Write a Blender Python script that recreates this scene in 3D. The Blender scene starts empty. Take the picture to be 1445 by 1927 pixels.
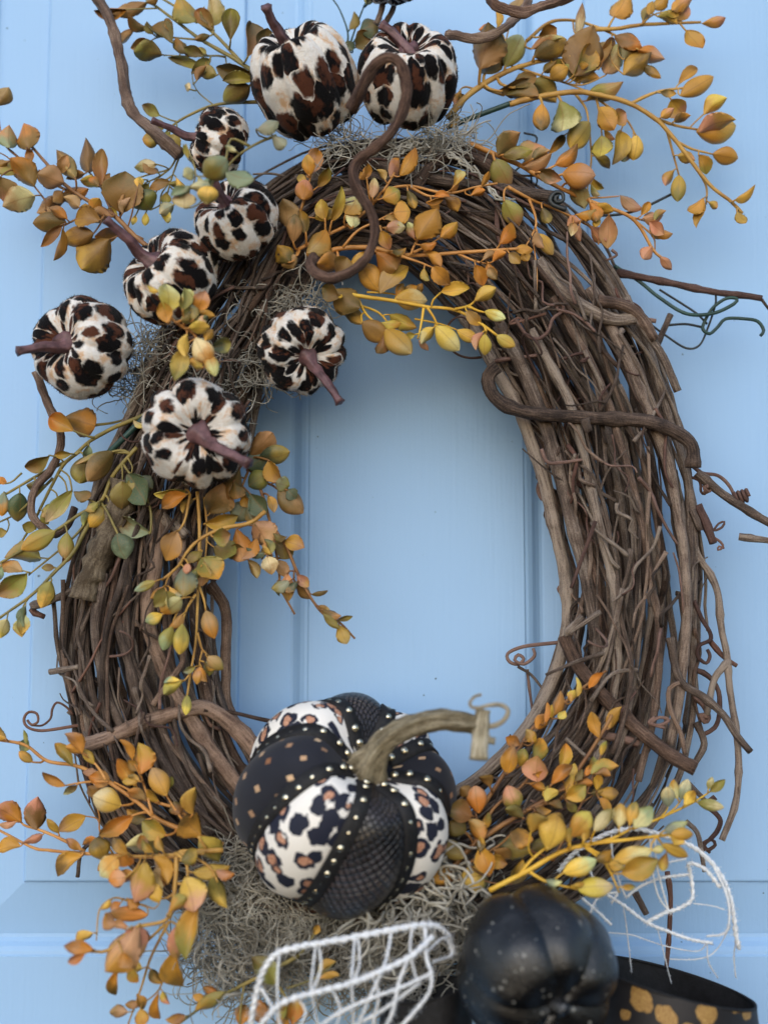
import bpy, math, random
import numpy as np
from mathutils import Vector, Matrix, Quaternion, noise as mnoise

random.seed(7)
rng = np.random.default_rng(7)
scene = bpy.context.scene
COL = scene.collection
R = math.radians

# ------------------------------------------------------------------ camera, sky, sun, exposure
IMG_W, IMG_H = 1445.0, 1927.0
FPX = 2500.0                      # focal length in photograph pixels
PITCH = R(6.5)                    # the photograph looks slightly upwards
Z0 = 1.5
CAM_FWD = Vector((0, math.cos(PITCH), math.sin(PITCH)))
CAM_UP = Vector((0, -math.sin(PITCH), math.cos(PITCH)))
CAM_RIGHT = Vector((1, 0, 0))
CAM_POS = Vector((0, -0.06, Z0)) - CAM_FWD * 1.0

cam_data = bpy.data.cameras.new('camera')
cam = bpy.data.objects.new('camera', cam_data)
COL.objects.link(cam)
cam.location = CAM_POS
cam.rotation_euler = (math.pi / 2 + PITCH, 0, 0)
cam_data.sensor_fit = 'VERTICAL'
cam_data.sensor_height = 24.0
cam_data.lens = FPX / IMG_H * 24.0
cam_data.clip_start = 0.01
cam_data.clip_end = 100
cam_data.dof.use_dof = True
cam_data.dof.focus_distance = 0.985
cam_data.dof.aperture_fstop = 1.8
scene.camera = cam

SUN_ELEV, SUN_AZ = R(29), R(194)      # direction towards the soft light, azimuth from +Y clockwise
world = bpy.data.worlds.new('World')
scene.world = world
world.use_nodes = True
wn = world.node_tree.nodes
wl = world.node_tree.links
wn.clear()
w_out = wn.new('ShaderNodeOutputWorld')
w_bg = wn.new('ShaderNodeBackground')
w_sky = wn.new('ShaderNodeTexSky')
w_sky.sky_type = 'NISHITA'
w_sky.sun_disc = False
w_sky.sun_elevation = SUN_ELEV
w_sky.sun_rotation = SUN_AZ
w_sky.air_density = 1.0
w_sky.dust_density = 0.7
w_sky.ozone_density = 1.0
w_bg.inputs['Strength'].default_value = 0.15
wl.new(w_sky.outputs['Color'], w_bg.inputs['Color'])
wl.new(w_bg.outputs['Background'], w_out.inputs['Surface'])

sun_data = bpy.data.lights.new('sun', 'SUN')
sun_data.energy = 0.85
sun_data.angle = R(70)
sun_data.color = (1.0, 0.985, 0.96)
sun = bpy.data.objects.new('sun', sun_data)
COL.objects.link(sun)
sdir = Vector((math.sin(SUN_AZ) * math.cos(SUN_ELEV), math.cos(SUN_AZ) * math.cos(SUN_ELEV), math.sin(SUN_ELEV)))
sun.rotation_euler = sdir.to_track_quat('Z', 'Y').to_euler()

scene.view_settings.view_transform = 'Standard'
scene.view_settings.look = 'None'
scene.view_settings.gamma = 1.0
scene.view_settings.use_curve_mapping = False
scene.view_settings.exposure = 0.6
scene.render.engine = 'CYCLES'
scene.cycles.use_denoising = True


# ------------------------------------------------------------------ helpers
def P(px, py, d):
    """World point at distance d in front of the door that stands at a place read off the photograph."""
    ray = CAM_FWD + CAM_RIGHT * ((px - IMG_W / 2) / FPX) - CAM_UP * ((py - IMG_H / 2) / FPX)
    t = (-d - CAM_POS.y) / ray.y
    return CAM_POS + ray * t


def PX(px, py, d):
    """Metres that one photograph pixel covers there."""
    return (P(px, py, d) - CAM_POS).dot(CAM_FWD) / FPX


def srgb(r, g, b):
    def f(c):
        c = c / 255.0
        return c / 12.92 if c <= 0.04045 else ((c + 0.055) / 1.055) ** 2.4
    return (f(r), f(g), f(b), 1.0)


def link(name, mesh, mat=None, parent=None):
    o = bpy.data.objects.new(name, mesh)
    COL.objects.link(o)
    if mat is not None and mesh is not None and len(mesh.materials) == 0:
        mesh.materials.append(mat)
    if parent is not None:
        o.parent = parent
        o.matrix_parent_inverse = parent.matrix_basis.inverted()
    return o


def empty(name, loc=(0, 0, 0)):
    o = bpy.data.objects.new(name, None)
    COL.objects.link(o)
    o.location = loc
    o.empty_display_size = 0.02
    return o


def tag(o, label, cat=None, group=None, kind=None):
    o['label'] = label
    if cat:
        o['category'] = cat
    if group:
        o['group'] = group
    if kind:
        o['kind'] = kind
    return o


def mesh_from(name, verts, faces, uvs=None, smooth=True):
    me = bpy.data.meshes.new(name)
    me.from_pydata([tuple(v) for v in verts], [], faces)
    if uvs is not None:
        lay = me.uv_layers.new(name='UVMap')
        idx = np.empty(len(me.loops), dtype=np.int32)
        me.loops.foreach_get('vertex_index', idx)
        lay.data.foreach_set('uv', np.asarray(uvs, dtype=np.float32)[idx].ravel())
    if smooth:
        me.polygons.foreach_set('use_smooth', [True] * len(me.polygons))
    me.update()
    return me


class Geo:
    """Collects tubes into one mesh."""
    def __init__(self):
        self.v, self.f, self.uv = [], [], []

    def tube(self, pts, rad, sides=7, cap=True, rough=0.0, v0=0.0):
        pts = np.asarray(pts, dtype=float)
        n = len(pts)
        rad = np.broadcast_to(np.asarray(rad, dtype=float), (n,))
        tan = np.gradient(pts, axis=0)
        tan /= (np.linalg.norm(tan, axis=1)[:, None] + 1e-12)
        ref = np.array([0.0, -1.0, 0.15])
        if abs(np.dot(ref, tan[0])) > 0.9:
            ref = np.array([1.0, 0.0, 0.2])
        nrm = ref - tan[0] * np.dot(ref, tan[0])
        nrm /= np.linalg.norm(nrm)
        base = len(self.v)
        s = v0
        ang = np.linspace(0, 2 * math.pi, sides, endpoint=False)
        for i in range(n):
            nrm = nrm - tan[i] * np.dot(nrm, tan[i])
            nrm /= (np.linalg.norm(nrm) + 1e-12)
            bi = np.cross(tan[i], nrm)
            if i:
                s += np.linalg.norm(pts[i] - pts[i - 1])
            for k, a in enumerate(ang):
                r = rad[i]
                if rough and sides > 8:
                    r *= 1 + .09 * mnoise.noise(Vector((math.cos(a) * 3.6, math.sin(a) * 3.6, s * 30 + base)))
                if rough:
                    r *= 1 + rough * mnoise.noise(Vector((math.cos(a) * 1.3, math.sin(a) * 1.3, s * 160 + base)))
                p = pts[i] + (nrm * math.cos(a) + bi * math.sin(a)) * r
                self.v.append(p)
                self.uv.append((abs(2 * k / sides - 1), s))
        for i in range(n - 1):
            a0 = base + i * sides
            b0 = a0 + sides
            for k in range(sides):
                k2 = (k + 1) % sides
                self.f.append((a0 + k, a0 + k2, b0 + k2, b0 + k))
        if cap:
            self.f.append(tuple(base + k for k in reversed(range(sides))))
            self.f.append(tuple(base + (n - 1) * sides + k for k in range(sides)))
        return self

    def mesh(self, name):
        return mesh_from(name, self.v, self.f, self.uv)


def spline(pts, step):
    """Catmull-Rom through points (any dimension), resampled about every step."""
    pts = np.asarray(pts, dtype=float)
    if len(pts) == 2:
        pts = np.array([pts[0], (pts[0] + pts[1]) / 2, pts[1]])
    ext = np.vstack([2 * pts[0] - pts[1], pts, 2 * pts[-1] - pts[-2]])
    out = []
    for i in range(1, len(ext) - 2):
        p0, p1, p2, p3 = ext[i - 1:i + 3]
        m = max(2, int(np.linalg.norm(p2 - p1) / step) + 1)
        for t in np.linspace(0, 1, m, endpoint=False):
            out.append(0.5 * ((2 * p1) + (-p0 + p2) * t + (2 * p0 - 5 * p1 + 4 * p2 - p3) * t * t + (-p0 + 3 * p1 - 3 * p2 + p3) * t ** 3))
    out.append(pts[-1])
    return np.array(out)


def path3(pts, step=0.005):
    """pts: (px, py, d) -> smooth world polyline."""
    return spline([tuple(P(*p)) for p in pts], step)


def with_depth(pts, d0, d1):
    n = len(pts) - 1
    return [(p[0], p[1], d0 + (d1 - d0) * i / n) if len(p) == 2 else p for i, p in enumerate(pts)]


# ------------------------------------------------------------------ materials
def new_mat(name):
    m = bpy.data.materials.new(name)
    m.use_nodes = True
    nt = m.node_tree
    return m, nt.nodes, nt.links, nt.nodes['Principled BSDF']


def N(nodes, typ, **kw):
    n = nodes.new(typ)
    for k, v in kw.items():
        if k in n.inputs:
            n.inputs[k].default_value = v
        else:
            setattr(n, k, v)
    return n


def ramp(nodes, stops, interp='LINEAR'):
    r = nodes.new('ShaderNodeValToRGB')
    r.color_ramp.interpolation = interp
    e = r.color_ramp.elements
    while len(e) < len(stops):
        e.new(0.5)
    for el, (p, c) in zip(e, stops):
        el.position = p
        el.color = c if len(c) == 4 else (*c, 1)
    return r


def mixc(nodes, links, fac, a, b, mode='MIX'):
    m = nodes.new('ShaderNodeMix')
    m.data_type = 'RGBA'
    m.blend_type = mode
    for sock, val in ((m.inputs[0], fac), (m.inputs[6], a), (m.inputs[7], b)):
        if hasattr(val, 'is_linked'):
            links.new(val, sock)
        else:
            sock.default_value = val
    return m.outputs[2]


def math_n(nodes, links, op, a, b=0.0, c=0.0):
    m = nodes.new('ShaderNodeMath')
    m.operation = op
    for sock, val in zip(m.inputs, (a, b, c)):
        if hasattr(val, 'is_linked'):
            links.new(val, sock)
        else:
            sock.default_value = val
    return m.outputs[0]


def bump(nodes, links, bsdf, height, strength, dist=0.001):
    b = nodes.new('ShaderNodeBump')
    b.inputs['Strength'].default_value = strength
    b.inputs['Distance'].default_value = dist
    links.new(height, b.inputs['Height'])
    links.new(b.outputs['Normal'], bsdf.inputs['Normal'])
    return b


def coords(nodes, links, out='Object', scale=(1, 1, 1)):
    tc = nodes.new('ShaderNodeTexCoord')
    mp = nodes.new('ShaderNodeMapping')
    mp.inputs['Scale'].default_value = scale
    links.new(tc.outputs[out], mp.inputs['Vector'])
    return mp.outputs['Vector']


def noise(nodes, links, vec, scale, detail=3, rough=0.55, dist=0.0):
    n = nodes.new('ShaderNodeTexNoise')
    n.inputs['Scale'].default_value = scale
    n.inputs['Detail'].default_value = detail
    n.inputs['Roughness'].default_value = rough
    n.inputs['Distortion'].default_value = dist
    links.new(vec, n.inputs['Vector'])
    return n.outputs['Fac']


def smooth(nodes, links, val, lo, hi):
    m = nodes.new('ShaderNodeMapRange')
    m.interpolation_type = 'SMOOTHSTEP'
    links.new(val, m.inputs['Value'])
    for nm, v in (('From Min', lo), ('From Max', hi)):
        if hasattr(v, 'is_linked'):
            links.new(v, m.inputs[nm])
        else:
            m.inputs[nm].default_value = v
    return m.outputs[0]


def mat_door():
    m, n, l, b = new_mat('door_paint')
    v = coords(n, l, 'Object')
    vs = coords(n, l, 'Object', (60, 60, 2.2))
    grain = noise(n, l, vs, 6.0, 4)
    big = noise(n, l, v, 5.0, 3)
    c = mixc(n, l, big, srgb(146, 183, 221), srgb(154, 190, 228))
    c = mixc(n, l, math_n(n, l, 'MULTIPLY', grain, 0.10), c, srgb(120, 165, 200))
    # small dark specks of dirt on the paint, in loose patches
    vo = N(n, 'ShaderNodeTexVoronoi', Scale=95.0)
    wob = noise(n, l, v, 260.0, 2)
    l.new(v, vo.inputs['Vector'])
    sep = n.new('ShaderNodeSeparateColor')
    l.new(vo.outputs['Color'], sep.inputs['Color'])
    size = math_n(n, l, 'MULTIPLY', math_n(n, l, 'POWER', sep.outputs[0], 4.0), 0.11)
    size = math_n(n, l, 'MULTIPLY', size, smooth(n, l, noise(n, l, v, 9.0, 2), 0.38, 0.66))
    dd = math_n(n, l, 'ADD', vo.outputs['Distance'], math_n(n, l, 'MULTIPLY', math_n(n, l, 'SUBTRACT', wob, 0.5), 0.22))
    speck = math_n(n, l, 'LESS_THAN', dd, size)
    c = mixc(n, l, math_n(n, l, 'MULTIPLY', speck, 0.8), c, srgb(50, 58, 60))
    l.new(c, b.inputs['Base Color'])
    b.inputs['Roughness'].default_value = 0.5
    b.inputs['Specular IOR Level'].default_value = 0.35
    h = math_n(n, l, 'ADD', grain, math_n(n, l, 'MULTIPLY', noise(n, l, v, 300.0, 2), 0.4))
    bump(n, l, b, h, 0.32, 0.0009)
    return m


def mat_bark(name, dark, mid, light, bscale=1.0):
    m, n, l, b = new_mat(name)
    tc = n.new('ShaderNodeTexCoord')
    oi = n.new('ShaderNodeObjectInfo')
    mp = n.new('ShaderNodeMapping')
    mp.inputs['Scale'].default_value = (9.0, 55.0, 1.0)
    cx = n.new('ShaderNodeCombineXYZ')
    l.new(math_n(n, l, 'MULTIPLY', oi.outputs['Random'], 37.0), cx.inputs[2])
    add = n.new('ShaderNodeVectorMath')
    add.operation = 'ADD'
    l.new(tc.outputs['UV'], mp.inputs['Vector'])
    l.new(mp.outputs['Vector'], add.inputs[0])
    l.new(cx.outputs[0], add.inputs[1])
    streak = noise(n, l, add.outputs[0], 1.0, 5, 0.65)
    patch = noise(n, l, tc.outputs['Object'], 45.0, 4, 0.6)
    fine = noise(n, l, tc.outputs['Object'], 900.0, 3, 0.6)
    f = math_n(n, l, 'ADD', math_n(n, l, 'MULTIPLY', streak, 0.5), math_n(n, l, 'MULTIPLY', patch, 0.3))
    f = math_n(n, l, 'ADD', f, math_n(n, l, 'MULTIPLY', fine, 0.2))
    f = math_n(n, l, 'ADD', f, math_n(n, l, 'MULTIPLY', math_n(n, l, 'SUBTRACT', oi.outputs['Random'], 0.5), 0.20))
    r = ramp(n, [(0.36, dark), (0.50, mid), (0.63, light)])
    l.new(f, r.inputs['Fac'])
    hue = math_n(n, l, 'FRACT', math_n(n, l, 'MULTIPLY', oi.outputs['Random'], 7.31))
    red = mixc(n, l, 1.0, r.outputs['Color'], (0.95, 0.80, 0.72, 1), 'MULTIPLY')
    bc = mixc(n, l, smooth(n, l, hue, 0.55, 1.0), r.outputs['Color'], red)
    l.new(bc, b.inputs['Base Color'])
    b.inputs['Roughness'].default_value = 0.78
    b.inputs['Specular IOR Level'].default_value = 0.3
    h = math_n(n, l, 'ADD', streak, math_n(n, l, 'MULTIPLY', fine, 0.5))
    bump(n, l, b, h, 0.9 * bscale, 0.0022)
    return m


def mat_leaf():
    m, n, l, b = new_mat('moulded_leaf')
    tc = n.new('ShaderNodeTexCoord')
    oi = n.new('ShaderNodeObjectInfo')
    at = n.new('ShaderNodeAttribute')
    at.attribute_type = 'OBJECT'
    at.attribute_name = 'tip_color'
    sp = n.new('ShaderNodeSeparateXYZ')
    l.new(tc.outputs['Generated'], sp.inputs[0])
    off = n.new('ShaderNodeVectorMath')
    off.operation = 'ADD'
    cx = n.new('ShaderNodeCombineXYZ')
    l.new(math_n(n, l, 'MULTIPLY', oi.outputs['Random'], 51.0), cx.inputs[0])
    l.new(tc.outputs['Generated'], off.inputs[0])
    l.new(cx.outputs[0], off.inputs[1])
    nz = noise(n, l, off.outputs[0], 2.2, 3)
    fine = noise(n, l, off.outputs[0], 22.0, 3)
    g = math_n(n, l, 'ADD', sp.outputs[1], math_n(n, l, 'MULTIPLY', math_n(n, l, 'SUBTRACT', nz, 0.5), 1.1))
    g = smooth(n, l, g, 0.3, 0.95)
    c = mixc(n, l, g, oi.outputs['Color'], at.outputs['Color'])
    c = mixc(n, l, smooth(n, l, fine, 0.35, 0.75), c, mixc(n, l, 0.75, (0.32, 0.17, 0.035, 1), c), 'MIX')
    # printed midrib
    rib = math_n(n, l, 'ABSOLUTE', math_n(n, l, 'SUBTRACT', sp.outputs[0], 0.5))
    ribm = math_n(n, l, 'SUBTRACT', 1.0, smooth(n, l, rib, 0.008, 0.045))
    c = mixc(n, l, math_n(n, l, 'MULTIPLY', ribm, 0.35), c, (0.20, 0.10, 0.03, 1))
    l.new(c, b.inputs['Base Color'])
    b.inputs['Roughness'].default_value = 0.48
    b.inputs['Specular IOR Level'].default_value = 0.35
    # veins running out from the midrib
    w = n.new('ShaderNodeTexWave')
    w.wave_type = 'BANDS'
    w.bands_direction = 'Y'
    w.inputs['Scale'].default_value = 2.4
    w.inputs['Distortion'].default_value = 1.5
    vadd = n.new('ShaderNodeCombineXYZ')
    l.new(math_n(n, l, 'SUBTRACT', sp.outputs[1], math_n(n, l, 'MULTIPLY', rib, 0.9)), vadd.inputs[1])
    l.new(vadd.outputs[0], w.inputs['Vector'])
    h = math_n(n, l, 'ADD', math_n(n, l, 'MULTIPLY', w.outputs['Fac'], 0.16), math_n(n, l, 'MULTIPLY', fine, 0.6))
    bump(n, l, b, h, 0.3, 0.0009)
    return m


def mat_plain(name, c1, c2, rough=0.6, scale=60.0, bstr=0.3, bdist=0.0008, spec=0.4, fine=500.0):
    m, n, l, b = new_mat(name)
    v = coords(n, l, 'Object')
    f = noise(n, l, v, scale, 4)
    r = ramp(n, [(0.35, c1), (0.65, c2)])
    l.new(f, r.inputs['Fac'])
    l.new(r.outputs['Color'], b.inputs['Base Color'])
    b.inputs['Roughness'].default_value = rough
    b.inputs['Specular IOR Level'].default_value = spec
    bump(n, l, b, math_n(n, l, 'ADD', f, noise(n, l, v, fine, 3)), bstr, bdist)
    return m


def uv_cells(n, l, su, sv, warp, seed_from_object=True):
    """Voronoi cells on the stretched cloth coordinates, edges wobbled like a fuzzy print."""
    tc = n.new('ShaderNodeTexCoord')
    at = n.new('ShaderNodeAttribute')
    at.attribute_type = 'OBJECT'
    at.attribute_name = 'print_seed'
    mp = n.new('ShaderNodeMapping')
    mp.inputs['Scale'].default_value = (su, sv, 1)
    l.new(tc.outputs['UV'], mp.inputs['Vector'])
    cx = n.new('ShaderNodeCombineXYZ')
    if seed_from_object:
        l.new(math_n(n, l, 'MULTIPLY', at.outputs['Fac'], 63.0), cx.inputs[0])
        l.new(math_n(n, l, 'MULTIPLY', at.outputs['Fac'], 29.0), cx.inputs[1])
    add = n.new('ShaderNodeVectorMath')
    add.operation = 'ADD'
    l.new(mp.outputs['Vector'], add.inputs[0])
    l.new(cx.outputs[0], add.inputs[1])
    nt = n.new('ShaderNodeTexNoise')
    nt.inputs['Scale'].default_value = 1.6
    nt.inputs['Detail'].default_value = 3
    l.new(add.outputs[0], nt.inputs['Vector'])
    mul = n.new('ShaderNodeVectorMath')
    mul.operation = 'MULTIPLY_ADD'
    mul.inputs[1].default_value = (warp, warp, 0)
    l.new(nt.outputs['Color'], mul.inputs[0])
    l.new(add.outputs[0], mul.inputs[2])
    vo = n.new('ShaderNodeTexVoronoi')
    vo.voronoi_dimensions = '2D'
    vo.inputs['Scale'].default_value = 1.0
    vo.inputs['Randomness'].default_value = 0.85
    l.new(mul.outputs[0], vo.inputs['Vector'])
    sep = n.new('ShaderNodeSeparateColor')
    l.new(vo.outputs['Color'], sep.inputs['Color'])
    return tc, add.outputs[0], vo.outputs['Distance'], sep.outputs


def mat_leopard_velvet():
    m, n, l, b = new_mat('leopard_velvet')
    tc, vec, d, rnd = uv_cells(n, l, 15.0, 5.4, 0.75)
    fuzz = noise(n, l, tc.outputs['Object'], 330.0, 4, 0.75)
    tan_n = noise(n, l, vec, 1.5, 4, 0.65)
    inner = noise(n, l, vec, 1.15, 3, 0.6)
    lump = noise(n, l, vec, 0.9, 3, 0.6)
    thr = math_n(n, l, 'ADD', 0.35, math_n(n, l, 'MULTIPLY', rnd[0], 0.28))
    de = math_n(n, l, 'ADD', d, math_n(n, l, 'MULTIPLY', math_n(n, l, 'SUBTRACT', fuzz, 0.5), 0.16))
    de = math_n(n, l, 'ADD', de, math_n(n, l, 'MULTIPLY', math_n(n, l, 'SUBTRACT', lump, 0.5), 0.32))
    spot = math_n(n, l, 'SUBTRACT', 1.0, smooth(n, l, math_n(n, l, 'SUBTRACT', de, thr), -0.09, 0.09))
    cream = mixc(n, l, fuzz, srgb(206, 196, 180), srgb(243, 242, 242))
    tanm = smooth(n, l, math_n(n, l, 'ADD', tan_n, math_n(n, l, 'MULTIPLY', fuzz, 0.3)), 0.62, 0.82)
    cream = mixc(n, l, math_n(n, l, 'MULTIPLY', tanm, 0.8), cream, srgb(204, 158, 108))
    brown = smooth(n, l, math_n(n, l, 'ADD', inner, math_n(n, l, 'MULTIPLY', rnd[1], 0.14)), 0.57, 0.68)
    dark = mixc(n, l, brown, srgb(15, 13, 15), srgb(82, 48, 34))
    c = mixc(n, l, spot, cream, dark)
    l.new(c, b.inputs['Base Color'])
    b.inputs['Roughness'].default_value = 0.9
    b.inputs['Specular IOR Level'].default_value = 0.1
    b.inputs['Sheen Weight'].default_value = 0.06
    b.inputs['Sheen Roughness'].default_value = 0.5
    h = math_n(n, l, 'ADD', fuzz, noise(n, l, tc.outputs['Object'], 1300.0, 2))
    bump(n, l, b, h, 0.6, 0.0014)
    return m


def mat_leopard_print():
    m, n, l, b = new_mat('leopard_print_fabric')
    tc, vec, d, rnd = uv_cells(n, l, 30.0, 14.0, 0.75)
    fine = noise(n, l, tc.outputs['Object'], 500.0, 3, 0.7)
    brk = noise(n, l, vec, 1.5, 2)
    outer = math_n(n, l, 'ADD', 0.33, math_n(n, l, 'MULTIPLY', rnd[0], 0.19))
    de = math_n(n, l, 'ADD', d, math_n(n, l, 'MULTIPLY', math_n(n, l, 'SUBTRACT', fine, 0.5), 0.07))
    spot = math_n(n, l, 'SUBTRACT', 1.0, smooth(n, l, math_n(n, l, 'SUBTRACT', de, outer), -0.015, 0.015))
    gap = smooth(n, l, brk, 0.60, 0.64)
    ring = smooth(n, l, math_n(n, l, 'SUBTRACT', de, math_n(n, l, 'MULTIPLY', outer, 0.52)), -0.02, 0.02)
    has = math_n(n, l, 'GREATER_THAN', rnd[1], 0.38)
    core = math_n(n, l, 'MULTIPLY', math_n(n, l, 'SUBTRACT', 1.0, ring), has)
    white = mixc(n, l, fine, srgb(226, 220, 210), srgb(236, 232, 226))
    navy = srgb(34, 37, 52)
    gold = mixc(n, l, smooth(n, l, noise(n, l, tc.outputs['Object'], 1800.0, 1), 0.4, 0.65), srgb(142, 88, 66), srgb(226, 178, 146))
    c = mixc(n, l, spot, white, navy)
    c = mixc(n, l, math_n(n, l, 'MULTIPLY', math_n(n, l, 'MULTIPLY', spot, gap), math_n(n, l, 'MULTIPLY', ring, has)), c, white)
    c = mixc(n, l, core, c, gold)
    l.new(c, b.inputs['Base Color'])
    b.inputs['Roughness'].default_value = 0.7
    b.inputs['Specular IOR Level'].default_value = 0.25
    bump(n, l, b, fine, 0.2, 0.0006)
    return m


def mat_diamond():
    m, n, l, b = new_mat('black_suede_with_gold_diamonds')
    tc = n.new('ShaderNodeTexCoord')
    mp = n.new('ShaderNodeMapping')
    mp.inputs['Scale'].default_value = (26.0, 11.5, 1)
    mp.inputs['Rotation'].default_value = (0, 0, 0.5)
    l.new(tc.outputs['UV'], mp.inputs['Vector'])
    vo = n.new('ShaderNodeTexVoronoi')
    vo.voronoi_dimensions = '2D'
    vo.distance = 'MANHATTAN'
    vo.inputs['Scale'].default_value = 1.0
    vo.inputs['Randomness'].default_value = 0.35
    l.new(mp.outputs['Vector'], vo.inputs['Vector'])
    dia = math_n(n, l, 'LESS_THAN', vo.outputs['Distance'], 0.17)
    fine = noise(n, l, tc.outputs['Object'], 700.0, 3)
    big = noise(n, l, tc.outputs['Object'], 30.0, 3)
    base = mixc(n, l, big, srgb(26, 27, 34), srgb(40, 42, 51))
    sep = n.new('ShaderNodeSeparateColor')
    l.new(vo.outputs['Color'], sep.inputs['Color'])
    gold = mixc(n, l, sep.outputs[0], srgb(150, 96, 62), srgb(224, 196, 160))
    l.new(mixc(n, l, dia, base, gold), b.inputs['Base Color'])
    l.new(math_n(n, l, 'MULTIPLY', dia, 0.6), b.inputs['Metallic'])
    b.inputs['Roughness'].default_value = 0.8
    b.inputs['Specular IOR Level'].default_value = 0.2
    b.inputs['Sheen Weight'].default_value = 0.12
    bump(n, l, b, fine, 0.3, 0.0006)
    return m


def mat_snake():
    m, n, l, b = new_mat('black_snakeskin')
    tc = n.new('ShaderNodeTexCoord')
    mp = n.new('ShaderNodeMapping')
    mp.inputs['Scale'].default_value = (95.0, 46.0, 1)
    mp.inputs['Rotation'].default_value = (0, 0, 0.78)
    l.new(tc.outputs['UV'], mp.inputs['Vector'])
    vo = n.new('ShaderNodeTexVoronoi')
    vo.voronoi_dimensions = '2D'
    vo.feature = 'DISTANCE_TO_EDGE'
    vo.inputs['Scale'].default_value = 1.0
    vo.inputs['Randomness'].default_value = 0.28
    l.new(mp.outputs['Vector'], vo.inputs['Vector'])
    e = smooth(n, l, vo.outputs['Distance'], 0.02, 0.22)
    worn = smooth(n, l, noise(n, l, tc.outputs['Object'], 22.0, 3), 0.35, 0.7)
    scale_c = mixc(n, l, worn, srgb(16, 15, 18), srgb(70, 64, 66))
    c = mixc(n, l, e, srgb(10, 10, 12), scale_c)
    l.new(c, b.inputs['Base Color'])
    b.inputs['Roughness'].default_value = 0.27
    b.inputs['Specular IOR Level'].default_value = 0.5
    bump(n, l, b, e, 0.8, 0.0012)
    return m


def mat_black_pumpkin():
    m, n, l, b = new_mat('black_painted_foam')
    v = coords(n, l, 'Object')
    big = noise(n, l, v, 30.0, 4, 0.6)
    fine = noise(n, l, v, 420.0, 4, 0.7)
    sp = N(n, 'ShaderNodeTexVoronoi', Scale=260.0)
    l.new(v, sp.inputs['Vector'])
    sep = n.new('ShaderNodeSeparateColor')
    l.new(sp.outputs['Color'], sep.inputs['Color'])
    chip = math_n(n, l, 'LESS_THAN', sp.outputs['Distance'], math_n(n, l, 'MULTIPLY', math_n(n, l, 'POWER', sep.outputs[1], 5.0), 0.36))
    c = mixc(n, l, big, srgb(7, 8, 10), srgb(20, 21, 24))
    c = mixc(n, l, math_n(n, l, 'MULTIPLY', chip, 0.6), c, srgb(150, 150, 145))
    l.new(c, b.inputs['Base Color'])
    r = math_n(n, l, 'ADD', 0.10, math_n(n, l, 'MULTIPLY', big, 0.34))
    l.new(r, b.inputs['Roughness'])
    b.inputs['Specular IOR Level'].default_value = 0.7
    b.inputs['Coat Weight'].default_value = 0.0
    b.inputs['Coat Roughness'].default_value = 0.35
    bump(n, l, b, math_n(n, l, 'ADD', big, math_n(n, l, 'MULTIPLY', fine, 0.6)), 0.7, 0.0018)
    return m


def mat_gold_spot_ribbon():
    m, n, l, b = new_mat('black_ribbon_with_gold_spots')
    tc, vec, d, rnd = uv_cells(n, l, 1.0, 1.0, 0.55, False)
    fine = noise(n, l, tc.outputs['Object'], 900.0, 2)
    thr = math_n(n, l, 'ADD', 0.16, math_n(n, l, 'MULTIPLY', rnd[0], 0.22))
    spot = math_n(n, l, 'SUBTRACT', 1.0, smooth(n, l, math_n(n, l, 'SUBTRACT', d, thr), -0.015, 0.015))
    glit = smooth(n, l, noise(n, l, tc.outputs['Object'], 1400.0, 1), 0.4, 0.7)
    gold = mixc(n, l, glit, srgb(132, 98, 50), srgb(188, 152, 90))
    geo = n.new('ShaderNodeNewGeometry')
    spot = math_n(n, l, 'MULTIPLY', spot, math_n(n, l, 'GREATER_THAN', rnd[2], 0.12))
    c = mixc(n, l, spot, mixc(n, l, fine, srgb(18, 17, 20), srgb(34, 32, 36)), gold)
    l.new(c, b.inputs['Base Color'])
    b.inputs['Roughness'].default_value = 0.6
    wv = n.new('ShaderNodeTexWave')
    wv.inputs['Scale'].default_value = 260.0
    l.new(tc.outputs['Object'], wv.inputs['Vector'])
    bump(n, l, b, wv.outputs['Fac'], 0.25, 0.0004)
    return m


def mat_metal(name, c, rough):
    m, n, l, b = new_mat(name)
    v = coords(n, l, 'Object')
    r = ramp(n, [(0.3, tuple(x * 0.8 for x in c[:3])), (0.7, c)])
    l.new(noise(n, l, v, 300.0, 2), r.inputs['Fac'])
    l.new(r.outputs['Color'], b.inputs['Base Color'])
    b.inputs['Metallic'].default_value = 1.0
    b.inputs['Roughness'].default_value = rough
    return m


M = {}
M['door'] = mat_door()
M['vine'] = mat_bark('grapevine_bark', srgb(46, 37, 32), srgb(101, 86, 76), srgb(156, 141, 127))
M['tendril'] = mat_bark('tendril_bark', srgb(58, 40, 36), srgb(98, 74, 66), srgb(134, 108, 96), 0.5)
M['curl'] = mat_bark('curly_vine_bark', srgb(66, 50, 43), srgb(118, 97, 85), srgb(166, 144, 126), 1.3)
M['old_bark'] = mat_bark('shaggy_bark', srgb(78, 66, 52), srgb(132, 118, 98), srgb(178, 166, 144), 1.3)
M['leaf'] = mat_leaf()
M['gold_stem'] = mat_plain('gold_plastic_stem', srgb(158, 116, 54), srgb(194, 152, 76), 0.5)
M['orange_stem'] = mat_plain('orange_plastic_stem', srgb(172, 116, 54), srgb(202, 146, 82), 0.5)
M['olive_stem'] = mat_plain('olive_plastic_stem', srgb(104, 96, 52), srgb(146, 128, 68), 0.5)
M['brown_stem'] = mat_plain('brown_plastic_stem', srgb(112, 74, 44), srgb(150, 108, 62), 0.5)
M['yellow_stem'] = mat_plain('yellow_plastic_stem', srgb(196, 148, 40), srgb(222, 180, 66), 0.5)
M['green_wire'] = mat_plain('green_wire', srgb(28, 52, 48), srgb(44, 72, 64), 0.45)
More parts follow.
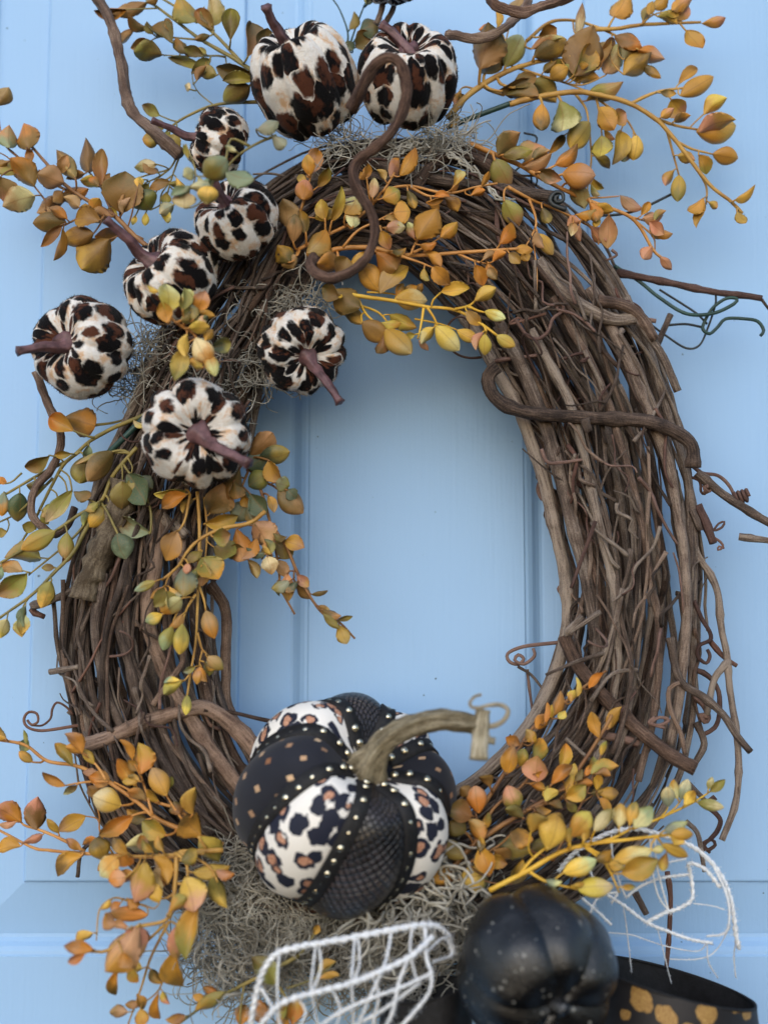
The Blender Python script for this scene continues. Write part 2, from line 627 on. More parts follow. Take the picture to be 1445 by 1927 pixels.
M['dark_wire'] = mat_plain('dark_wire', srgb(24, 30, 34), srgb(50, 54, 54), 0.45)
M['moss'] = mat_plain('dried_moss', srgb(118, 113, 102), srgb(186, 181, 168), 0.85, 40.0, 0.3)
M['yarn'] = mat_plain('white_yarn', srgb(222, 226, 230), srgb(240, 241, 242), 0.85, 200.0, 0.6, 0.0012, 0.2, 1500.0)
M['velvet'] = mat_leopard_velvet()
M['purple_stem'] = mat_plain('purple_brown_stem', srgb(70, 48, 50), srgb(116, 84, 86), 0.5, 120.0, 0.4)
M['print'] = mat_leopard_print()
M['diamond'] = mat_diamond()
M['snake'] = mat_snake()
M['trim'] = mat_plain('black_trim', srgb(14, 14, 16), srgb(30, 29, 31), 0.7, 300.0, 0.4)
M['stud'] = mat_metal('pale_gold_stud', (0.80, 0.72, 0.54, 1), 0.22)
M['resin'] = mat_bark('resin_stem', srgb(92, 82, 62), srgb(168, 156, 130), srgb(214, 205, 182), 1.3)
M['black_foam'] = mat_black_pumpkin()
M['gold_ribbon'] = mat_gold_spot_ribbon()
M['black_cloth'] = mat_plain('black_cloth', srgb(12, 12, 14), srgb(24, 24, 27), 0.75, 200.0, 0.4)


# ------------------------------------------------------------------ the door (setting)
def build_door():
    top, bot = Z0 + 0.75, Z0 - 0.95
    zb = P(722, 1800, 0).z                     # lower edge of the two tall panels
    lx1 = P(582, 1100, 0).x                    # edges of the middle stile
    rx0 = P(986, 1100, 0).x
    lx0, rx1 = lx1 - 0.275, rx0 + 0.275
    zt = Z0 + 0.62
    xl, xr = -0.62, 0.70

    def plank(x0, x1, z0, z1):
        return [(x0, 0, z0), (x1, 0, z0), (x1, 0, z1), (x0, 0, z1)]
    rects = [(xl, lx0, bot, top), (lx0, lx1, bot, zb), (lx1, rx0, bot, top), (rx0, rx1, bot, zb), (rx1, xr, bot, top),
             (lx0, lx1, zt, top), (rx0, rx1, zt, top)]
    v, f = [], []
    for r in rects:
        b0 = len(v)
        v += plank(*r)
        f.append((b0, b0 + 1, b0 + 2, b0 + 3))
    # the slab's edges and back
    b0 = len(v)
    v += [(xl, 0, bot), (xr, 0, bot), (xr, 0, top), (xl, 0, top), (xl, .045, bot), (xr, .045, bot), (xr, .045, top), (xl, .045, top)]
    for q in ((0, 4, 5, 1), (1, 5, 6, 2), (2, 6, 7, 3), (3, 7, 4, 0), (4, 7, 6, 5)):
        f.append(tuple(b0 + k for k in q))
    door = link('door', mesh_from('door', v, f, smooth=False), M['door'])
    tag(door, 'pale blue painted panel door behind the wreath', 'door', kind='structure')
    # moulded panels: (inset, depth behind the face)
    prof = [(0.0, 0.0), (0.0012, 0.0012), (0.0035, 0.0016), (0.007, 0.0034), (0.010, 0.0066), (0.013, 0.0088), (0.0155, 0.0092),
            (0.017, 0.0088), (0.0545, 0.0030), (0.0552, 0.0032), (0.0562, 0.0008), (0.0575, 0.0002)]
    for (x0, x1) in ((lx0, lx1), (rx0, rx1)):
        v, f = [], []
        for (t, d) in prof:
            v += [(x0 + t, d, zb + t), (x1 - t, d, zb + t), (x1 - t, d, zt - t), (x0 + t, d, zt - t)]
        for i in range(len(prof) - 1):
            for k in range(4):
                k2 = (k + 1) % 4
                f.append((i * 4 + k, i * 4 + k2, i * 4 + 4 + k2, i * 4 + 4 + k))
        e = (len(prof) - 1) * 4
        f.append((e, e + 1, e + 2, e + 3))
        link('panel', mesh_from('door_panel', v, f, smooth=False), M['door'], door)


build_door()

# ------------------------------------------------------------------ the grapevine wreath
CX, CY = 715.0, 1030.0
INNER = [(650, 455), (760, 475), (850, 570), (930, 680), (985, 790), (1020, 900), (1050, 1000), (1066, 1100), (1066, 1180), (1050, 1250),
         (1005, 1345), (925, 1440), (800, 1520), (650, 1530), (540, 1490), (470, 1410), (428, 1320), (408, 1230), (398, 1150), (398, 1060),
         (408, 960), (440, 850), (480, 760), (530, 660), (580, 540)]
OUTER = [(600, 290), (700, 268), (850, 268), (960, 310), (1060, 385), (1140, 480), (1200, 590), (1258, 740), (1293, 870), (1312, 1000),
         (1318, 1150), (1308, 1300), (1288, 1440), (1240, 1550), (1150, 1660), (1000, 1770), (800, 1830), (600, 1820), (400, 1740),
         (265, 1640), (195, 1560), (150, 1430), (128, 1320), (122, 1230), (135, 1130), (160, 1010), (195, 880), (240, 770), (300, 640),
         (390, 490), (490, 350)]


def contour(pts):
    a = np.array([math.atan2(y - CY, x - CX) for x, y in pts])
    r = np.array([math.hypot(x - CX, y - CY) for x, y in pts])
    o = np.argsort(a)
    a, r = a[o], r[o]
    a = np.concatenate([a - 2 * math.pi, a, a + 2 * math.pi])
    r = np.concatenate([r, r, r])
    return lambda t: np.interp((t + math.pi) % (2 * math.pi) - math.pi, a, r)


r_in, r_out = contour(INNER), contour(OUTER)
D_MID, D_HALF = 0.053, 0.045


def ring_point(th, u, w):
    """u, w in -1..1 across the bundle: radial and front-back."""
    a, b = r_in(th), r_out(th)
    rad = (a + b) / 2 + u * (b - a) / 2
    return P(CX + rad * math.cos(th), CY + rad * math.sin(th), D_MID + w * D_HALF)


wreath = empty('grapevine_wreath', P(715, 1780, 0.05))
tag(wreath, 'large oval wreath of twisted brown grapevines hanging on the door', 'wreath')


def vine_radii(n, length, r0, r1, node_gap, lr):
    s = np.linspace(0, length, n)
    r = r0 + (r1 - r0) * s / length
    pos = lr.uniform(0, node_gap)
    nodes = []
    while pos < length:
        nodes.append(pos)
        pos += node_gap * lr.uniform(0.7, 1.4)
    for p in nodes:
        r = r * (1 + lr.uniform(0.12, 0.34) * np.exp(-((s - p) / (0.0032 + r0 * 0.3)) ** 2))
    return r, nodes, s


def ring_vine(seed, th0, span, u0, w0, r0, wander=0.5, sides=7):
    lr = np.random.default_rng(seed)
    mid_r = 0.00041 * (r_in(th0) + r_out(th0)) / 2
    length = abs(span) * mid_r
    n = max(12, int(length / 0.008))
    t = np.linspace(0, 1, n)
    th = th0 + span * t
    k1, k2, p1, p2 = lr.uniform(0.5, 1.6), lr.uniform(0.5, 1.6), lr.uniform(0, 6.28), lr.uniform(0, 6.28)
    ph0 = math.atan2(w0, u0)
    rho = math.hypot(u0, w0)
    ph = ph0 + wander * np.sin(k1 * span * t * 1.3 + p1) - wander * math.sin(p1) + lr.uniform(-0.9, 0.9) * t
    rh = np.clip(rho + 0.12 * np.sin(k2 * span * t * 1.7 + p2), 0.05, 1.0)
    pts = np.array([tuple(ring_point(a, r_ * math.cos(p_), r_ * math.sin(p_))) for a, r_, p_ in zip(th, rh, ph)])
    rad, nodes, s = vine_radii(n, length, r0, r0 * lr.uniform(0.55, 0.9), lr.uniform(0.055, 0.10), lr)
    # slight kinks at the nodes
    if nodes:
        kx = np.concatenate([[0], nodes, [length]])
        for ax in range(3):
            pts[:, ax] += np.interp(s, kx, lr.normal(0, 0.0034, len(kx)))
    pts += np.array([[mnoise.noise(Vector((q * 30, seed, ax * 9.1))) * 0.0012 for ax in range(3)] for q in s])
    g = Geo().tube(pts, rad, sides, rough=0.10)
    link('vine', g.mesh('vine'), M['vine'], wreath)
    return pts, rad


VINES = []
nv = 0
for i in range(278):
    th0 = rng.uniform(-math.pi, math.pi)
    span = rng.uniform(0.7, 2.4) * rng.choice([-1, 1])
    if i < 214:                                   # near the surface of the bundle
        phi = rng.uniform(-0.12 * math.pi, 1.12 * math.pi)
        rho = rng.uniform(0.74, 1.04)
        rr = rng.choice([0.0009, 0.0013, 0.0018, 0.0025, 0.0033], p=[0.28, 0.30, 0.24, 0.13, 0.05])
    else:                                         # the dense core
        phi = rng.uniform(math.pi * .95, 2.05 * math.pi)
        rho = rng.uniform(0.15, 0.85)
        rr = rng.choice([0.0022, 0.0030, 0.0038])
        span = rng.uniform(1.5, 3.2) * rng.choice([-1, 1])
    VINES.append(ring_vine(1000 + i, th0, span, rho * math.cos(phi), rho * math.sin(phi), rr * rng.uniform(0.9, 1.15)))


def placed_vine(pts, rpx, d0, d1, name='vine', mat='vine', taper=0.85, seed=0, gap=0.075, sides=13, parent=wreath, rough=0.12):
    lr = np.random.default_rng(seed + 5000)
    pp = with_depth(pts, d0, d1)
    w = path3(pp, 0.005)
    length = np.linalg.norm(np.diff(w, axis=0), axis=1).sum()
    r0 = rpx * (.88 if name == 'vine' else 1.0) * PX(pts[0][0], pts[0][1], d0)
    rad, nodes, s = vine_radii(len(w), length, r0, r0 * taper, gap, lr)
    w = w + np.array([[mnoise.noise(Vector((q * 25, seed * 3.3, ax * 9.1))) * 0.0012 for ax in range(3)] for q in s])
    g = Geo().tube(w, rad, sides, rough=rough)
    return link(name, g.mesh(name), M[mat], parent)


# stout vines that can be followed one by one
PV = [
    ([(872, 590), (925, 680), (975, 770), (1015, 880), (1042, 985), (1062, 1090), (1066, 1180), (1040, 1280), (985, 1375), (915, 1450), (830, 1510)], 14, .080, .062),
    ([(940, 610), (985, 700), (1030, 810), (1062, 930), (1095, 1060), (1118, 1180), (1122, 1290), (1080, 1400), (1010, 1500), (930, 1580)], 15, .088, .080),
    ([(1000, 620), (1065, 740), (1100, 860), (1128, 990), (1155, 1120), (1160, 1240), (1140, 1370), (1095, 1490)], 10, .092, .092),
    ([(1040, 560), (1120, 700), (1165, 830), (1200, 950), (1222, 1080), (1240, 1200), (1230, 1340), (1200, 1470)], 9, .094, .092),
    ([(1110, 540), (1170, 660), (1225, 790), (1262, 900), (1285, 1030), (1290, 1160), (1280, 1290), (1262, 1400)], 12, .086, .086),
    ([(1180, 560), (1215, 640), (1250, 760), (1288, 880), (1304, 1010), (1305, 1160), (1300, 1290)], 9, .070, .072),
    ([(1010, 490), (1070, 560), (1140, 600), (1195, 600)], 16, .094, .088),
    ([(1200, 600), (1240, 660), (1262, 705), (1275, 738)], 10, .090, .085),
    ([(1125, 565), (1170, 575), (1202, 595), (1232, 640)], 13, .095, .090),
    ([(690, 300), (770, 330), (900, 350), (1050, 370)], 14, .085, .090),
    ([(760, 380), (830, 300), (900, 300), (960, 350)], 13, .092, .086),
    ([(600, 300), (560, 400), (480, 560), (430, 640)], 17, .080, .085),
    ([(300, 960), (290, 1060), (280, 1170), (320, 1280), (385, 1390), (450, 1480), (520, 1570)], 17, .090, .092),
    ([(345, 950), (360, 1090), (375, 1220), (400, 1330), (450, 1440), (500, 1500)], 13, .078, .075),
    ([(255, 1010), (240, 1120), (245, 1230), (290, 1330), (330, 1430), (390, 1540)], 10, .094, .090),
    ([(195, 1080), (180, 1180), (200, 1290), (240, 1400), (270, 1500)], 11, .092, .088),
    ([(215, 1130), (240, 1240), (270, 1350), (330, 1470), (400, 1570)], 11, .095, .092),
    ([(395, 1100), (425, 1150), (425, 1250), (430, 1330), (475, 1400)], 12, .055, .06),
    ([(100, 1130), (112, 1230), (140, 1330), (165, 1400)], 5, .05, .05),
    ([(120, 1090), (120, 1190), (135, 1290), (160, 1390)], 5, .06, .055),
    ([(170, 1100), (160, 1180), (170, 1280), (190, 1370)], 9, .075, .08),
]
for i, (p, rp, d0, d1) in enumerate(PV):
    placed_vine(p, rp, d0, d1, seed=i)

# binding vines wrapped across the bundle
placed_vine([(936, 690), (919, 708), (925, 738), (955, 764), (1010, 778), (1110, 785), (1210, 792), (1270, 812), (1300, 838), (1303, 880)], 13, .100, .094, 'binding_vine', seed=50, taper=1.0)
placed_vine([(1100, 788), (1107, 812)], 9, .106, .104, 'twig', seed=51)
placed_vine([(1062, 1195), (1085, 1250), (1130, 1305), (1200, 1370), (1265, 1422), (1310, 1446)], 13, .088, .104, 'binding_vine', seed=52, taper=1.05)
placed_vine([(145, 1405), (200, 1388), (270, 1363), (350, 1338), (385, 1332), (430, 1358), (475, 1405), (500, 1450)], 14, .090, .098, 'binding_vine', seed=53, taper=1.1)
placed_vine([(238, 905), (225, 965), (190, 1040), (168, 1090), (158, 1128)], 24, .096, .090, 'bark_stub', 'old_bark', seed=54, taper=1.1, rough=0.5, sides=14)
placed_vine([(262, 960), (330, 990), (352, 1008)], 12, .088, .092, 'twig', seed=55)
placed_vine([(130, 1120), (60, 1140), (90, 1132), (170, 1095)], 7, .05, .06, 'twig', seed=56)

# twigs that stick out of the bundle
TW = [
    ([(1160, 512), (1230, 527), (1320, 545), (1432, 563)], 7, .05, .06), ([(1432, 563), (1446, 582)], 3, .06, .06),
    ([(1262, 590), (1240, 640), (1215, 700)], 6, .05, .05), ([(1205, 600), (1232, 605)], 5, .08, .08),
    ([(1310, 890), (1350, 925), (1400, 955), (1450, 985)], 9, .07, .075), ([(1388, 1008), (1450, 1018)], 7, .065, .07),
    ([(1312, 950), (1330, 990), (1342, 1022)], 9, .07, .075), ([(1302, 960), (1318, 1000)], 7, .075, .075),
    ([(1300, 1010), (1315, 1050), (1335, 1080), (1350, 1120), (1358, 1180), (1368, 1230), (1372, 1290), (1385, 1370), (1390, 1440), (1382, 1510), (1358, 1580)], 7, .07, .08),
    ([(1335, 1205), (1360, 1235), (1385, 1252)], 5, .07, .07),
    ([(1260, 1200), (1280, 1280), (1320, 1310), (1360, 1345), (1385, 1385), (1410, 1415)], 8, .09, .085),
    ([(1370, 1245), (1345, 1275), (1335, 1310), (1328, 1345)], 7, .075, .075),
    ([(1300, 1257), (1330, 1270), (1350, 1300), (1353, 1345), (1345, 1370), (1325, 1382)], 5, .07, .07),
    ([(1310, 1360), (1325, 1400), (1305, 1440)], 7, .07, .07),
    ([(1278, 1285), (1258, 1295), (1258, 1330), (1280, 1380), (1288, 1420)], 5, .098, .092),
    ([(1115, 1380), (1170, 1390), (1200, 1400)], 9, .094, .096), ([(1065, 1390), (1110, 1430)], 4, .1, .1),
    ([(1095, 1160), (1065, 1195), (1130, 1150)], 6, .1, .1), ([(1120, 980), (1075, 1105)], 4, .1, .1),
    ([(1290, 1470), (1320, 1500), (1335, 1520)], 5, .07, .07), ([(1290, 1545), (1310, 1565), (1318, 1600), (1325, 1640)], 5, .07, .07),
    ([(1255, 1640), (1262, 1690), (1258, 1760), (1252, 1820)], 5, .06, .06), ([(1195, 1680), (1215, 1720)], 7, .07, .07),
    ([(95, 1265), (150, 1255)], 6, .07, .08), ([(85, 1130), (60, 1150), (83, 1162)], 6, .05, .05),
    ([(145, 1650), (155, 1600), (200, 1570)], 4, .05, .06),
    ([(975, 1255), (1000, 1270), (1022, 1298)], 3, .05, .06), ([(992, 1260), (1003, 1340)], 3, .05, .055),
    ([(330, 1070), (345, 1225), (335, 1260), (300, 1310), (290, 1325)], 7, .098, .098),
    ([(385, 1335), (440, 1342), (500, 1356), (560, 1360)], 4, .1, .09),
    ([(935, 360), (940, 455), (1005, 560)], 5, .096, .096), ([(1005, 490), (1007, 585)], 4, .1, .1),
    ([(1110, 1320), (1150, 1270), (1200, 1260)], 4, .1, .1), ([(930, 680), (1010, 668)], 4, .085, .09),
]
for i, (p, rp, d0, d1) in enumerate(TW):
    placed_vine(p, rp, d0, d1, 'twig', 'vine' if i % 3 else 'tendril', seed=80 + i, gap=0.03, sides=7)

# short side shoots along the vines
for i in range(40):
    pts, rad = VINES[int(rng.integers(0, 150))]
    k = int(rng.integers(2, len(pts) - 2))
    th = pts[k + 1] - pts[k]
    th /= np.linalg.norm(th)
    if pts[k][1] > -0.06:
        continue
    dirv = th + np.array([rng.normal(0, .5), -abs(rng.normal(0, .35)), rng.normal(0, .5)])
    dirv /= np.linalg.norm(dirv)
    L = rng.uniform(0.012, 0.045)
    q = [pts[k], pts[k] + dirv * L * .5 + rng.normal(0, .002, 3), pts[k] + dirv * L + rng.normal(0, .004, 3)]
    g = Geo().tube(spline(q, .004), np.linspace(rad[k] * .7, rad[k] * .45, len(spline(q, .004))), 6, rough=.15)
    link('twig', g.mesh('twig'), M['vine'], wreath)

# thin runners that cross the bundle at a slant
for i in range(190):
    th = rng.uniform(-math.pi, math.pi)
    u0 = rng.uniform(-.95, .95)
    u1 = np.clip(u0 + rng.uniform(-.7, .7), -1.08, 1.08)
    sp = rng.uniform(.08, .34) * rng.choice([-1, 1])
    q = []
    for k in range(5):
        t = k / 4
        uu = u0 + (u1 - u0) * t + rng.normal(0, .04)
        q.append(tuple(ring_point(th + sp * t, uu, math.sqrt(max(0, 1.06 - min(1.0, uu * uu))) * rng.uniform(.92, 1.12) + .05)))
    w = spline(q, .005)
    r0 = rng.uniform(.0007, .0017)
    rad, nodes, s = vine_radii(len(w), .1, r0, r0 * .6, .03, rng)
    link('twig', Geo().tube(w, rad, 6, rough=.1).mesh('twig'), M['vine' if i % 4 else 'tendril'], wreath)

# loose strips of peeling bark
for i in range(90):
    pts, rad = VINES[int(rng.integers(0, 190))]
    k = int(rng.integers(3, len(pts) - 5))
    if pts[k][1] > -.055:
        continue
    tdir = pts[k + 2] - pts[k]
    tdir /= np.linalg.norm(tdir)
    out = np.array([rng.normal(0, .5), -1, rng.normal(0, .5)])
    out -= tdir * np.dot(out, tdir)
    out /= np.linalg.norm(out)
    L = rng.uniform(.008, .026)
    q = [pts[k] + out * rad[k] * .95 + tdir * L * t + out * (.0035 * rng.uniform(.3, 1)) * t * t for t in (0, .33, .66, 1)]
    w = spline(q, .003)
    link('bark_strip', Geo().tube(w, np.linspace(.0006, .0002, len(w)), 4).mesh('bark_strip'), M['old_bark' if i % 3 else 'vine'], wreath)

# tendrils read off the photograph: thin curling runners
TD = [
    ([(165, 1362), (130, 1368), (80, 1375), (52, 1368), (46, 1352), (55, 1340), (70, 1343), (72, 1358), (60, 1364), (52, 1355)], 3.4, .06, .055),
    ([(138, 1345), (125, 1330), (108, 1322), (99, 1335), (96, 1352), (80, 1365), (60, 1365)], 2.6, .06, .055),
    ([(1065, 1208), (1020, 1212), (980, 1218), (955, 1230), (958, 1245), (975, 1250), (985, 1240), (975, 1232), (968, 1242), (985, 1250), (1005, 1235), (1003, 1220)], 4, .06, .07),
    ([(1295, 870), (1320, 890), (1350, 895), (1372, 915), (1385, 945)], 4, .07, .07),
    ([(1290, 895), (1315, 905), (1318, 925), (1325, 930), (1330, 918), (1320, 915)], 3, .07, .07),
    ([(1295, 958), (1320, 960), (1335, 985), (1342, 998), (1358, 992), (1362, 982), (1352, 985), (1343, 996)], 3, .07, .07),
    ([(1340, 1010), (1355, 1020), (1360, 1030), (1350, 1035), (1352, 1028), (1362, 1032)], 2.6, .075, .075),
    ([(1305, 1130), (1320, 1165), (1335, 1190), (1335, 1205), (1315, 1215), (1312, 1235), (1328, 1248), (1335, 1235), (1330, 1222)], 4.5, .075, .075),
    ([(970, 602), (990, 630), (1010, 638), (1030, 625), (1040, 600), (1055, 588), (1060, 578), (1050, 572), (1048, 582), (1075, 590), (1100, 605), (1120, 625)], 4, .100, .102),
    ([(1060, 675), (1090, 665), (1105, 668), (1100, 680), (1092, 680), (1108, 672)], 3.5, .1, .102),
    ([(1027, 590), (960, 610), (975, 598), (985, 608)], 3, .1, .1),
    ([(1128, 770), (1130, 745), (1148, 722)], 3, .1, .1), ([(1018, 845), (1030, 870), (1060, 870), (1095, 865)], 4, .1, .1),
    ([(1075, 880), (1085, 905), (1100, 912), (1100, 895), (1085, 890), (1080, 905), (1095, 918)], 4, .06, .07),
    ([(1020, 900), (1013, 920), (1022, 940), (1028, 920)], 6, .05, .06), ([(1032, 955), (1025, 970), (1040, 990)], 4, .05, .05),
    ([(1060, 1100), (1050, 1108), (1058, 1118), (1068, 1108)], 4, .06, .06),
    ([(1305, 1310), (1325, 1330), (1332, 1352), (1325, 1358), (1318, 1345), (1332, 1350)], 6, .07, .075),
    ([(1345, 1500), (1330, 1515), (1345, 1530), (1355, 1545), (1348, 1565), (1335, 1580)], 6, .065, .065),
    ([(1335, 1580), (1320, 1590), (1330, 1600), (1345, 1590), (1338, 1580), (1325, 1590), (1335, 1605)], 4, .065, .065),
    ([(1150, 470), (1160, 480), (1140, 490)], 3, .09, .09), ([(1232, 1350), (1220, 1360), (1240, 1365), (1258, 1355), (1240, 1350), (1225, 1362), (1250, 1370)], 4, .1, .1),
    ([(410, 1340), (400, 1360), (415, 1380), (430, 1400)], 3, .06, .06),
    ([(215, 1155), (235, 1150), (240, 1165), (225, 1172), (215, 1160), (230, 1150)], 4, .095, .095),
    ([(150, 1010), (142, 1040), (140, 1090), (150, 1120), (165, 1060)], 2.6, .06, .06),
    ([(1065, 395), (1040, 385), (1035, 375), (1045, 362), (1058, 365), (1058, 378), (1046, 380), (1045, 370), (1052, 370)], 5, .094, .096),
]
for i, (p, rp, d0, d1) in enumerate(TD):
    w = path3(with_depth(p, d0, d1), .0025)
    r0 = rp * PX(p[0][0], p[0][1], d0)
    link('tendril', Geo().tube(w, np.linspace(r0, r0 * .75, len(w)), 6, rough=.1).mesh('tendril'), M['dark_wire' if i == 25 else 'tendril'], wreath)


def coil(center, axis, r, turns, pitch, rt, mat='tendril'):
    axis = Vector(axis).normalized()
    a = axis.orthogonal().normalized()
    b = axis.cross(a)
    n = int(turns * 16)
    pts = []
    for k in range(n):
        t = 2 * math.pi * k / 16
        pts.append(tuple(Vector(center) + a * math.cos(t) * r + b * math.sin(t) * r + axis * pitch * t / 6.283))
    link('tendril', Geo().tube(pts, rt, 6).mesh('tendril'), M[mat], wreath)


coil(P(1382, 938, .07), (1, -.3, .25), .0042, 3.5, .0030, .0014)
coil(P(1325, 922, .07), (.5, -.6, .2), .0026, 3, .0016, .0009)
for i in range(26):                         # procedural little curls among the vines
    pts, rad = VINES[int(rng.integers(0, 150))]
    k = int(rng.integers(2, len(pts) - 2))
    if pts[k][1] > -0.055:
        continue
    p0 = np.array(pts[k])
    d = np.array([rng.normal(0, 1), -.35, rng.normal(0, 1)])
    d /= np.linalg.norm(d)
    e = np.array([rng.normal(0, 1), -.2, rng.normal(0, 1)])
    e -= d * np.dot(d, e)
    e /= np.linalg.norm(e)
    q, cur, ang = [], p0.copy(), 0.0
    tot = int(rng.integers(22, 46))
    for s in range(tot):
        q.append(cur.copy())
        ang += (0.02 + 0.30 * (s / tot) ** 1.5) * (1 if i % 2 else -1)
        cur = cur + (d * math.cos(ang) + e * math.sin(ang)) * 0.0021 + np.array([0, -.00022, 0])
    link('tendril', Geo().tube(q, np.linspace(.0011, .0007, len(q)), 5).mesh('tendril'), M['tendril'], wreath)


# ------------------------------------------------------------------ small leopard-print pumpkins
def frame_for(axis, down=Vector((0, 0, -1))):
    a = Vector(axis).normalized()
    e1 = down - a * down.dot(a)
    if e1.length < 1e-4:
        e1 = Vector((1, 0, 0)) - a * a.x
    e1.normalize()
    e2 = a.cross(e1)
    m = Matrix((e1, e2, a)).transposed()
    return m


def pumpkin_mesh(name, Rm, squash, lobes, depth, seed, nphi=120, nth=40, lobe_power=.6, dimple=.5, uneven=.25, phi0=0.0, phi1=2 * math.pi, closed=True, wob=.02):
    lr = random.Random(seed)
    ph_w = [lr.uniform(0, 6.28) for _ in range(3)]
    verts, uvs, faces = [], [], []
    cols = nphi if not closed else nphi + 1
    for i in range(nth + 1):
        th = math.pi * i / nth
        th = min(max(th, 0.02), math.pi - 0.02)
        for j in range(nphi + 1):
            ph = phi0 + (phi1 - phi0) * j / nphi
            w = ph + uneven * (math.sin(2 * ph + ph_w[0]) * .35 + math.sin(3 * ph + ph_w[1]) * .25)
            c = abs(math.sin(lobes * w / 2)) ** lobe_power
            pole = math.exp(-(th / .42) ** 2) + .8 * math.exp(-((math.pi - th) / .42) ** 2)
            k = 1 - depth * (1 - c) * (.75 + .9 * pole)
            rr = Rm * math.sin(th) ** .82 * k
            zz = Rm * squash * math.cos(th) * (1 - dimple * pole) * (1 - .5 * depth * (1 - c))
            p = Vector((math.cos(ph) * rr, math.sin(ph) * rr, zz))
            if wob:
                q = p / Rm * 2.3 + Vector((seed, 0, 0))
                p *= 1 + wob * mnoise.noise(q)
            verts.append(p)
            uvs.append((ph / (2 * math.pi), th / math.pi))
    n1 = nphi + 1
    for i in range(nth):
        for j in range(nphi):
            faces.append((i * n1 + j, i * n1 + n1 + j, i * n1 + n1 + j + 1, i * n1 + j + 1))
    return mesh_from(name, verts, faces, uvs)


SMALL = [
    # cx, cy, width px, height factor, depth of centre, axis (right, towards viewer, up), stem pixels, label
    (573, 152, 198, 1.36, .105, (-.30, .62, .72), [(548, 96), (530, 70), (512, 40), (500, 12)], (.045, .065), 'leopard print velvet pumpkin with tall curved stem, at the top beside its twin'),
    (767, 145, 192, 1.18, .100, (.02, .80, .55), [(778, 108), (757, 82), (738, 60), (716, 46)], (.055, .045), 'leopard print velvet pumpkin behind the looping vine at the top of the wreath'),
    (738, -36, 112, .95, .085, (.0, .2, .97), [(738, -70), (742, -90)], (.0, .0), 'leopard print velvet pumpkin cut off by the top edge'),
    (411, 268, 134, 1.0, .085, (-.90, .30, .25), [(352, 256), (322, 242), (286, 226)], (.01, .012), 'small leopard print velvet pumpkin with grey stem crossing a bare vine'),
    (446, 414, 164, 1.0, .120, (-.42, .72, .52), [(424, 384), (414, 365), (398, 325)], (.06, .07), 'leopard print velvet pumpkin with sage leaves over its stem'),
    (322, 522, 192, .97, .110, (-.62, .60, .48), [(264, 478), (240, 450), (200, 412)], (.05, .055), 'leopard print velvet pumpkin with brown stem over rust leaves'),
    (156, 655, 194, 1.0, .100, (-.45, .86, .05), [(122, 655), (85, 652), (33, 661)], (.075, .085), 'leopard print velvet pumpkin farthest out on the wreath, stem sideways'),
    (567, 659, 168, 1.0, .100, (.34, .78, -.46), [(592, 692), (612, 715), (640, 757)], (.055, .060), 'leopard print velvet pumpkin inside the ring, stem hanging over the door'),
    (369, 815, 208, 1.0, .130, (.22, .94, -.14), [(392, 832), (420, 848), (470, 872)], (.07, .085), 'palest leopard print velvet pumpkin, lowest of the cluster, with plum stem'),
]
